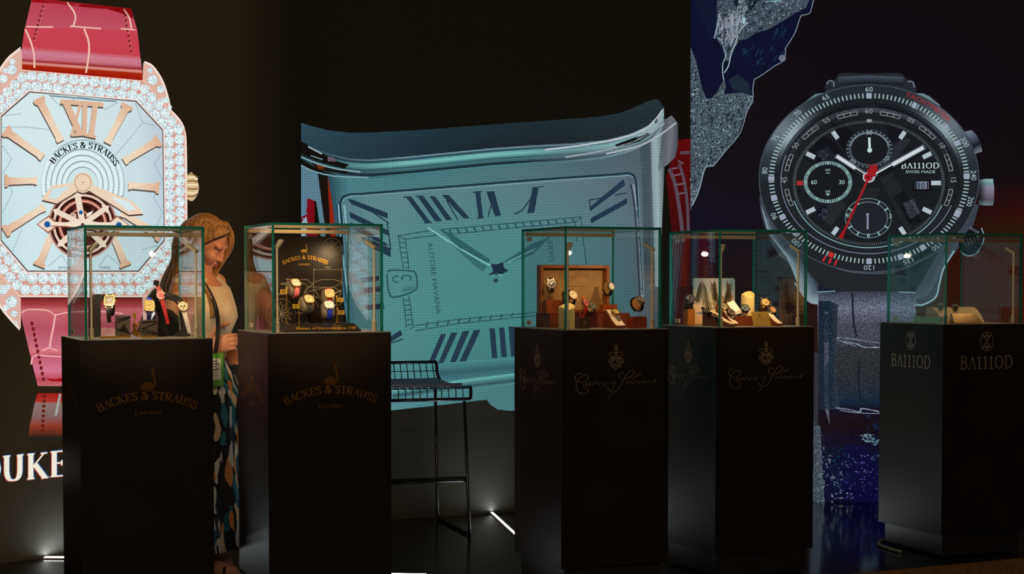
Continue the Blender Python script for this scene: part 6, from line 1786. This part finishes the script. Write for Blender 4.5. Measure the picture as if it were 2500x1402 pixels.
# ------------------------------------------------------------------ the woman between the two left pedestals
def pattern_mat():
    m = bpy.data.materials.new('skirt_print'); m.use_nodes = True; t = m.node_tree; b = t.nodes['Principled BSDF']
    tc = t.nodes.new('ShaderNodeTexCoord')
    ns = t.nodes.new('ShaderNodeTexNoise'); ns.inputs['Scale'].default_value = 7
    t.links.new(tc.outputs['Object'], ns.inputs['Vector'])
    mxv = t.nodes.new('ShaderNodeMix'); mxv.data_type = 'VECTOR'; mxv.inputs['Factor'].default_value = .05
    t.links.new(tc.outputs['Object'], mxv.inputs['A']); t.links.new(ns.outputs['Color'], mxv.inputs['B'])
    mp = t.nodes.new('ShaderNodeMapping'); mp.inputs['Scale'].default_value = (44, 44, 11); mp.inputs['Rotation'].default_value = (.25, .35, .2)
    t.links.new(mxv.outputs['Result'], mp.inputs[0])
    vo = t.nodes.new('ShaderNodeTexVoronoi'); vo.inputs['Scale'].default_value = 1.0
    t.links.new(mp.outputs[0], vo.inputs['Vector'])
    sp = t.nodes.new('ShaderNodeSeparateColor'); t.links.new(vo.outputs['Color'], sp.inputs[0])
    r = t.nodes.new('ShaderNodeValToRGB'); r.color_ramp.interpolation = 'CONSTANT'
    stops = [(0, (12, 11, 12)), (.30, (226, 196, 150)), (.42, (20, 92, 110)), (.53, (208, 204, 196)), (.64, (216, 140, 70)), (.73, (14, 13, 15)), (.85, (40, 116, 130)), (.94, (232, 222, 200))]
    while len(r.color_ramp.elements) < len(stops): r.color_ramp.elements.new(.5)
    for e, (p, c) in zip(r.color_ramp.elements, stops): e.position = p; e.color = lin(c)
    t.links.new(sp.outputs[0], r.inputs[0])
    ed = t.nodes.new('ShaderNodeMath'); ed.operation = 'LESS_THAN'; ed.inputs[1].default_value = .74
    t.links.new(vo.outputs['Distance'], ed.inputs[0])
    mx = t.nodes.new('ShaderNodeMix'); mx.data_type = 'RGBA'; mx.inputs['A'].default_value = lin((12, 11, 12))
    t.links.new(ed.outputs[0], mx.inputs['Factor']); t.links.new(r.outputs[0], mx.inputs['B']); t.links.new(mx.outputs['Result'], b.inputs['Base Color'])
    b.inputs['Roughness'].default_value = .7
    return m
def hair_mat():
    m = pm('hair_blonde', (122, 84, 46), .45, 0, .3, 15, .12, .4, (7, 7, .5), (190, 142, 86))
    return m
SKIN = pm('skin', (214, 150, 116), .48, 0, .05, 9, 0, .4)
def person():
    wp = Vector((-760 / 4000 * 7.28, 7.28, 0))
    t = thing('person', 'woman in a pale sleeveless blouse and bold patterned skirt, looking down at her hands', 'person', wp, radians(-15))
    t.scale = (.985, .985, .985)
    V = Vector
    hp = V((.02, 0, 1.498)); HR = Matrix.Rotation(radians(30), 3, 'Y') @ Matrix.Rotation(radians(4), 3, 'Z')
    hd = lambda x, y, z: hp + HR @ V((x, y, z))
    b = MB()
    def ell(z, rx, ry, cx=0, cy=0, n=28): return [(cx + rx * cos(2 * pi * i / n), cy + ry * sin(2 * pi * i / n), z) for i in range(n)]
    b.loft([ell(*a) for a in ((.80, .10, .15, -.01), (.86, .115, .168, -.015), (.93, .105, .155, -.01), (1.02, .092, .128, 0), (1.10, .10, .135, .01), (1.18, .118, .15, .022), (1.25, .108, .16, .012), (1.31, .085, .165, -.004), (1.345, .06, .11, -.004), (1.36, .05, .06, .0))])
    b.tube([(-.005, 0, 1.33), (.004, 0, 1.38), (.016, 0, 1.43), (.02, 0, 1.47)], [.058, .052, .053, .055], 20)
    # head: skull, jaw, cheeks, brow, nose, lips, ears
    for c, r in (((-.006, 0, .022), (.097, .076, .103)), ((.030, 0, -.046), (.064, .058, .064)), ((.073, 0, -.094), (.021, .022, .018)), ((.052, 0, -.080), (.038, .044, .03)),
                 ((.066, .036, -.030), (.032, .027, .03)), ((.066, -.036, -.030), (.032, .027, .03)), ((.078, .026, .026), (.020, .030, .012)), ((.078, -.026, .026), (.020, .030, .012)),
                 ((.092, 0, .006), (.011, .009, .026)), ((.099, 0, -.014), (.013, .0105, .018)), ((.108, 0, -.029), (.0115, .0105, .0095)), ((.099, .010, -.033), (.009, .007, .007)), ((.099, -.010, -.033), (.009, .007, .007)),
                 ((.092, 0, -.053), (.011, .021, .0065)), ((.090, 0, -.064), (.011, .018, .0072)), ((-.004, .077, -.012), (.018, .009, .030)), ((-.004, -.077, -.012), (.018, .009, .030)), ((.074, .031, .000), (.016, .017, .011)), ((.074, -.031, .000), (.016, .017, .011))):
        b.blob(hd(*c), r, 20, 14, HR)
    def limb(P, R): b.tube(smooth(P, 5), [R[0] + 0] * 0 or [lerp((R[int(i / 5)],), (R[min(len(R) - 1, int(i / 5) + 1)],), (i % 5) / 5)[0] for i in range((len(P) - 1) * 5 + 1)], 18)
    for c in ((-.004, -.165, 1.315), (-.004, .165, 1.315)): b.blob(c, (.05, .05, .05))
    rw, lw = V((.088, -.115, 1.032)), V((.085, .055, .985))
    limb([(-.004, -.17, 1.315), (-.03, -.205, 1.20), (-.045, -.205, 1.075), (.02, -.165, 1.045), tuple(rw)], (.047, .043, .040, .035, .0255))
    limb([(-.004, .17, 1.315), (-.02, .20, 1.19), (-.03, .19, 1.04), (.03, .125, 1.005), tuple(lw)], (.047, .043, .040, .035, .0255))
    for s in (-1, 1): limb([(-.005, s * .085, .84), (.005, s * .085, .60), (.005, s * .08, .46), (-.015, s * .08, .28), (-.01, s * .08, .075)], (.082, .066, .052, .050, .030))
    # hands: palm, four fingers of unequal length, thumb leaving the side of the palm
    def hand(w, fwd, across, back, curl):
        fwd, across, back = V(fwd).normalized(), V(across).normalized(), V(back).normalized()
        M = Matrix((fwd, across, back)).transposed()
        b.tube([w - fwd * .02, w + fwd * .012], [.0255, .025], 16)
        b.blob(w + fwd * .048, (.050, .041, .017), 20, 12, M)
        b.blob(w + fwd * .075, (.022, .040, .015), 16, 10, M)
        b.blob(w + fwd * .03 + across * .026 - back * .006, (.032, .018, .016), 16, 10, M)
        for q, (off, L, r) in enumerate(((.030, .070, .0088), (.010, .078, .0092), (-.011, .072, .0088), (-.030, .056, .0078))):
            p = w + fwd * .082 + across * off
            P = [p - fwd * .02, p]; a = 0
            for f, da in ((.45, curl * .7), (.32, curl), (.23, curl * .7)):
                a += da + q * .03
                P.append(P[-1] + (fwd * cos(a) - back * sin(a)) * L * f)
            b.tube(smooth([tuple(x) for x in P], 4), [r * (1.05 - .22 * i / 16) for i in range(17)], 12)
        p = w + fwd * .022 + across * .034
        P = [p, p + (fwd * .5 + across * .75 - back * .1) * .034, p + (fwd * .85 + across * .8 - back * .25) * .056, p + (fwd * 1.15 + across * .72 - back * .5) * .074]
        b.tube(smooth([tuple(x) for x in P], 4), [.0125 - .0035 * i / 12 for i in range(13)], 12)
    hand(rw, (1, .30, .25), (-.22, 0, 1), (.2, -1, .1), .55)
    hand(lw, (1, -.35, .02), (0, .3, .9), (.1, -.5, .75), .45)
    # feet
    for s, dx in ((-1, .06), (1, -.05)):
        b.tube(smooth([(-.055 + dx * .2, s * .08, .05), (.0 + dx * .3, s * .08, .058), (.08 + dx * .6, s * .083, .042), (.15 + dx, s * .086, .028)], 4), [.032, .033, .034, .036, .037, .037, .037, .036, .036, .034, .031, .026, .018], 16)
        for q in range(5): b.tube([(.14 + dx, s * .086 + (q - 2) * .012, .026), (.172 + dx - abs(q - 1) * .006, s * .086 + (q - 2) * .013, .022)], [.0085, .0065], 8)
    o = b.build('body', SKIN, t, True)
    rm = o.modifiers.new('fuse', 'REMESH'); rm.mode = 'VOXEL'; rm.voxel_size = .0042; rm.use_smooth_shade = True
    sm = o.modifiers.new('smooth', 'SMOOTH'); sm.factor = .5; sm.iterations = 2
    # face details
    lipm = pm('lips', (168, 84, 70), .4, 0, .05, 60); lash = pm('lashes', (34, 22, 16), .6); brow = pm('eyebrows', (134, 92, 60), .7, 0, .2, 200)
    m = MB(); m.blob(hd(.0985, 0, -.0535), (.0065, .0185, .0048), 16, 8, HR); m.blob(hd(.0965, 0, -.0640), (.0068, .0160, .0054), 16, 8, HR); m.build('lips', lipm, t, True)
    for s in (-1, 1):
        m = MB(); m.tube(smooth([tuple(hd(.0845 - .016 * (q / 4 - .35) ** 2 * 2, s * (.018 + .028 * q / 4), -.004 - .004 * sin(pi * q / 4))) for q in range(5)], 4), [.0012 + .0014 * sin(pi * (i + 1) / 18) for i in range(17)], 8); m.build('eyelashes', lash, t, True)
        m = MB(); m.tube(smooth([tuple(hd(.0965 - .026 * (q / 4) ** 2, s * (.014 + .036 * q / 4), .026 + .007 * sin(pi * (q / 4) * .7))) for q in range(5)], 4), [.0010 + .0011 * sin(pi * (i + 2) / 20) for i in range(17)], 8); m.build('eyebrow', brow, t, True)
    # hair: cap and long locks
    h = MB()
    h.blob(hd(-.018, 0, .034), (.096, .084, .098), 28, 18, HR)
    random.seed(11)
    def lock(P, r0, n=5, f=1.5):
        Q = smooth(P, n); k = len(Q)
        h.tube(Q, [r0 * (.55 + .45 * sin(pi * min(1, (i / k) * 1.6 + .12))) * (1 - (i / (k - 1)) ** 3 * .82) for i in range(k)], 8, flat=f)
    for i in range(74):
        ph = radians(-72 - 124 * i / 73 + random.uniform(-3, 3)); c_, s_ = cos(ph), sin(ph)
        j = random.uniform(-.006, .006); bk = max(0, -c_)
        rx, ry = .108 + j, .092 + j
        st = hd(.070 - .115 * (i / 73), -.004, .112 + .012 * random.random())
        e = 1.235 - .07 * random.random()
        P = [tuple(st), (rx * c_ * .55 + .022, ry * s_ * .60, 1.592 + j), (rx * c_ * .92 + .008, ry * s_ * .95, 1.545), (rx * c_ * 1.06, ry * s_ * 1.03, 1.49), (rx * c_ * 1.16 - .012 * (1 - bk), ry * s_ * 1.02, 1.42),
             (rx * c_ * 1.30 - .025, ry * s_ * 1.02, 1.35), (rx * c_ * 1.42 - .03, ry * s_ * 1.1, 1.29), (rx * c_ * 1.30 - .02 + j, ry * s_ * 1.2, e)]
        lock(P, .0125)
    for i in range(26):
        u = i / 25; j = random.uniform(-.005, .005)
        st = hd(.066 - .03 * u, .004, .108 + .01 * random.random())
        fx = 1 - .75 * u
        P = [tuple(st), (.030 + .075 * fx + j, .035 + .02 * u, 1.588), (.035 + .082 * fx + j, .066 + .012 * u, 1.54), (.022 + .088 * fx, .080 + j, 1.48), (.006 + .068 * fx, .080 + j, 1.42), (-.004 + .052 * fx, .076, 1.37),
             (.002 + .05 * fx, .062 - .03 * fx, 1.325), (.03 + .058 * fx, .05 - .10 * fx + j * 2, 1.262), (.045 + .060 * fx + j, .04 - .115 * fx + j * 2, 1.215 - .03 * random.random()), (.035 + .058 * fx + j, .03 - .11 * fx, 1.185 - .03 * random.random())]
        lock(P, .0115)
    for i in range(12):
        u = i / 11
        lock([tuple(hd(.070, -.004, .100)), tuple(hd(.074 - .06 * u, -.035, .098)), tuple(hd(.052 - .07 * u, -.070, .062)), tuple(hd(.022 - .07 * u, -.086, .012)), tuple(hd(-.02 - .05 * u, -.09, -.03)), tuple(hd(-.06 - .03 * u, -.085, -.07))], .011)
    for i in range(16):
        j = random.uniform(-.008, .008); q = i / 15
        lock([(-.03 + .05 * q, -.070, 1.43), (.0 + .04 * q, -.090, 1.36 - .01 * q), (.04 + .035 * q + j, -.118 - .012 * q, 1.305), (.075 + .035 * q + j, -.128, 1.25), (.098 + .034 * q + j, -.128, 1.205 - .012 * q), (.092 + .034 * q + j * 1.5, -.130, 1.165 + j)], .0105)
    for i in range(20):
        q = i / 19
        lock([tuple(hd(.074 - .07 * q, -.004, .104)), tuple(hd(.066 - .085 * q, -.045 - .004 * q, .098)), tuple(hd(.046 - .085 * q, -.074, .066)), tuple(hd(.016 - .08 * q, -.088, .02)), tuple(hd(-.015 - .05 * q, -.088, -.03)), tuple(hd(-.03 - .04 * q, -.076, -.07))], .0105)
    hm = hair_mat()
    h.build('hair', hm, t, True)
    # blouse, skirt
    m = MB(); n = 48
    rings = []
    for z, rx, ry, cx in ((.90, .125, .172, -.008), (.96, .118, .165, -.006), (1.03, .110, .147, .004), (1.10, .119, .152, .015), (1.165, .136, .165, .027), (1.21, .130, .176, .022), (1.26, .118, .190, .012), (1.295, .104, .222, .0), (1.335, .080, .216, -.004), (1.362, .068, .165, -.006), (1.372, .062, .095, -.006)):
        rings.append([(cx + (rx + .004 * sin(7 * a + z * 30) * (1.3 - z)) * cos(a), (ry + .004 * cos(9 * a + z * 22) * (1.3 - z)) * sin(a), z + (.012 * cos(a) if z < .95 else -.03 * max(0, cos(a)) if z > 1.33 else 0)) for a in [2 * pi * i / n for i in range(n)]])
    m.loft(rings, True, False, False)
    bl = m.build('blouse', pm('blouse_cream', (226, 208, 178), .75, 0, .06, 26, .1), t, True)
    so = bl.modifiers.new('cloth', 'SOLIDIFY'); so.thickness = .003
    m = MB(); n = 96
    rings = []
    for z, r in ((1.0, .128), (.97, .142), (.90, .172), (.80, .188), (.65, .200), (.45, .222), (.28, .240), (.145, .258)):
        am = .016 * (1 - z) + .002
        rings.append([((r + am * sin(11 * a + 2.1 * z + .7 * sin(3 * a))) * cos(a) * (.93 if z < .9 else .8) + .012 * (1 - z), (r + am * sin(11 * a + 2.1 * z + .7 * sin(3 * a))) * sin(a) * 1.02, z + (.018 * sin(3 * a + 1.2) if z < .2 else 0)) for a in [2 * pi * i / n for i in range(n)]])
    m.loft(rings, True, False, False)
    sk = m.build('skirt', pattern_mat(), t, True)
    so = sk.modifiers.new('cloth', 'SOLIDIFY'); so.thickness = .003; so.offset = 1
    # sandals
    for s, dx in ((-1, .06), (1, -.05)):
        P = smooth([(-.09, 0), (-.06, .032), (.0, .030), (.08, .042), (.15, .040), (.19, .012), (.185, -.022), (.14, -.042), (.06, -.034), (-.04, -.032)], 4, True)
        m = MB(); m.loft([[(x + dx * .8 + .0, s * .084 + y, z) for x, y in P] for z in (.001, .012)]); m.tube(smooth([(.105 + dx, s * .084 - .045, .010), (.10 + dx, s * .084 - .03, .048), (.098 + dx, s * .084, .060), (.10 + dx, s * .084 + .03, .048), (.105 + dx, s * .084 + .045, .010)], 4), .007, 8, flat=.5)
        m.build('sandal', pm('sandal_black', (18, 15, 14), .5), t, True)
    # things she wears
    bc = MB()
    fw = V((1, .30, .25)).normalized()
    a1 = fw.cross(V((0, 0, 1))).normalized(); a2 = fw.cross(a1)
    for j in range(22):
        q = 2 * pi * j / 22
        bc.blob(rw - fw * .012 + a1 * .031 * cos(q) + a2 * .031 * sin(q), (.0055, .0055, .0055), 10, 6)
    bc.build('bead_bracelet', pm('dark_beads', (38, 22, 18), .25), t, True)
    lm = pm('lanyard_black', (24, 20, 18), .7)
    ld = MB()
    P = smooth([(-.05, -.03, 1.385), (.0, -.085, 1.378), (.05, -.118, 1.335), (.098, -.132, 1.275), (.128, -.136, 1.21), (.138, -.136, 1.14), (.140, -.146, 1.07), (.132, -.154, 1.010)], 6)
    ld.loft([[(x, y, z), (x + .016, y + .010, z), (x + .017, y + .0085, z), (x + .001, y - .0015, z)] for x, y, z in P])
    ld.build('lanyard', lm, t)
    bp = V((.128, -.150, .935)); bR = Matrix.Rotation(radians(-52), 3, 'Z')
    # local badge axes: u to her right, facing out
    def bx(u, z, d=0): return bp + V((-sin(radians(-52)) * u * -1 * -1, 0, 0)) * 0 + bR @ V((d, u, z))
    m = MB(); m.box(bp, (.003, .096, .148), bR, .0008); bg = m.build('badge', pm('badge_green', (96, 160, 60), .45, 0, .06, 30), t)
    m = MB(); m.add([bx(u, z, .0019) for u, z in ((-.036, -.045), (.036, -.045), (.036, .05), (-.036, .05))], [(0, 1, 2, 3)]); m.build('badge_paper', pm('paper', (214, 210, 196), .6, 0, .03, 40), bg)
    m = MB()
    for z, w in ((.038, .05), (.026, .058), (.014, .044), (.002, .056)): m.add([bx(u, q, .0023) for u, q in ((-.030, z - .0022), (-.030 + w, z - .0022), (-.030 + w, z + .0022), (-.030, z + .0022))], [(0, 1, 2, 3)])
    m.build('badge_print', pm('badge_ink', (60, 58, 54), .6), bg)
    return t
person()
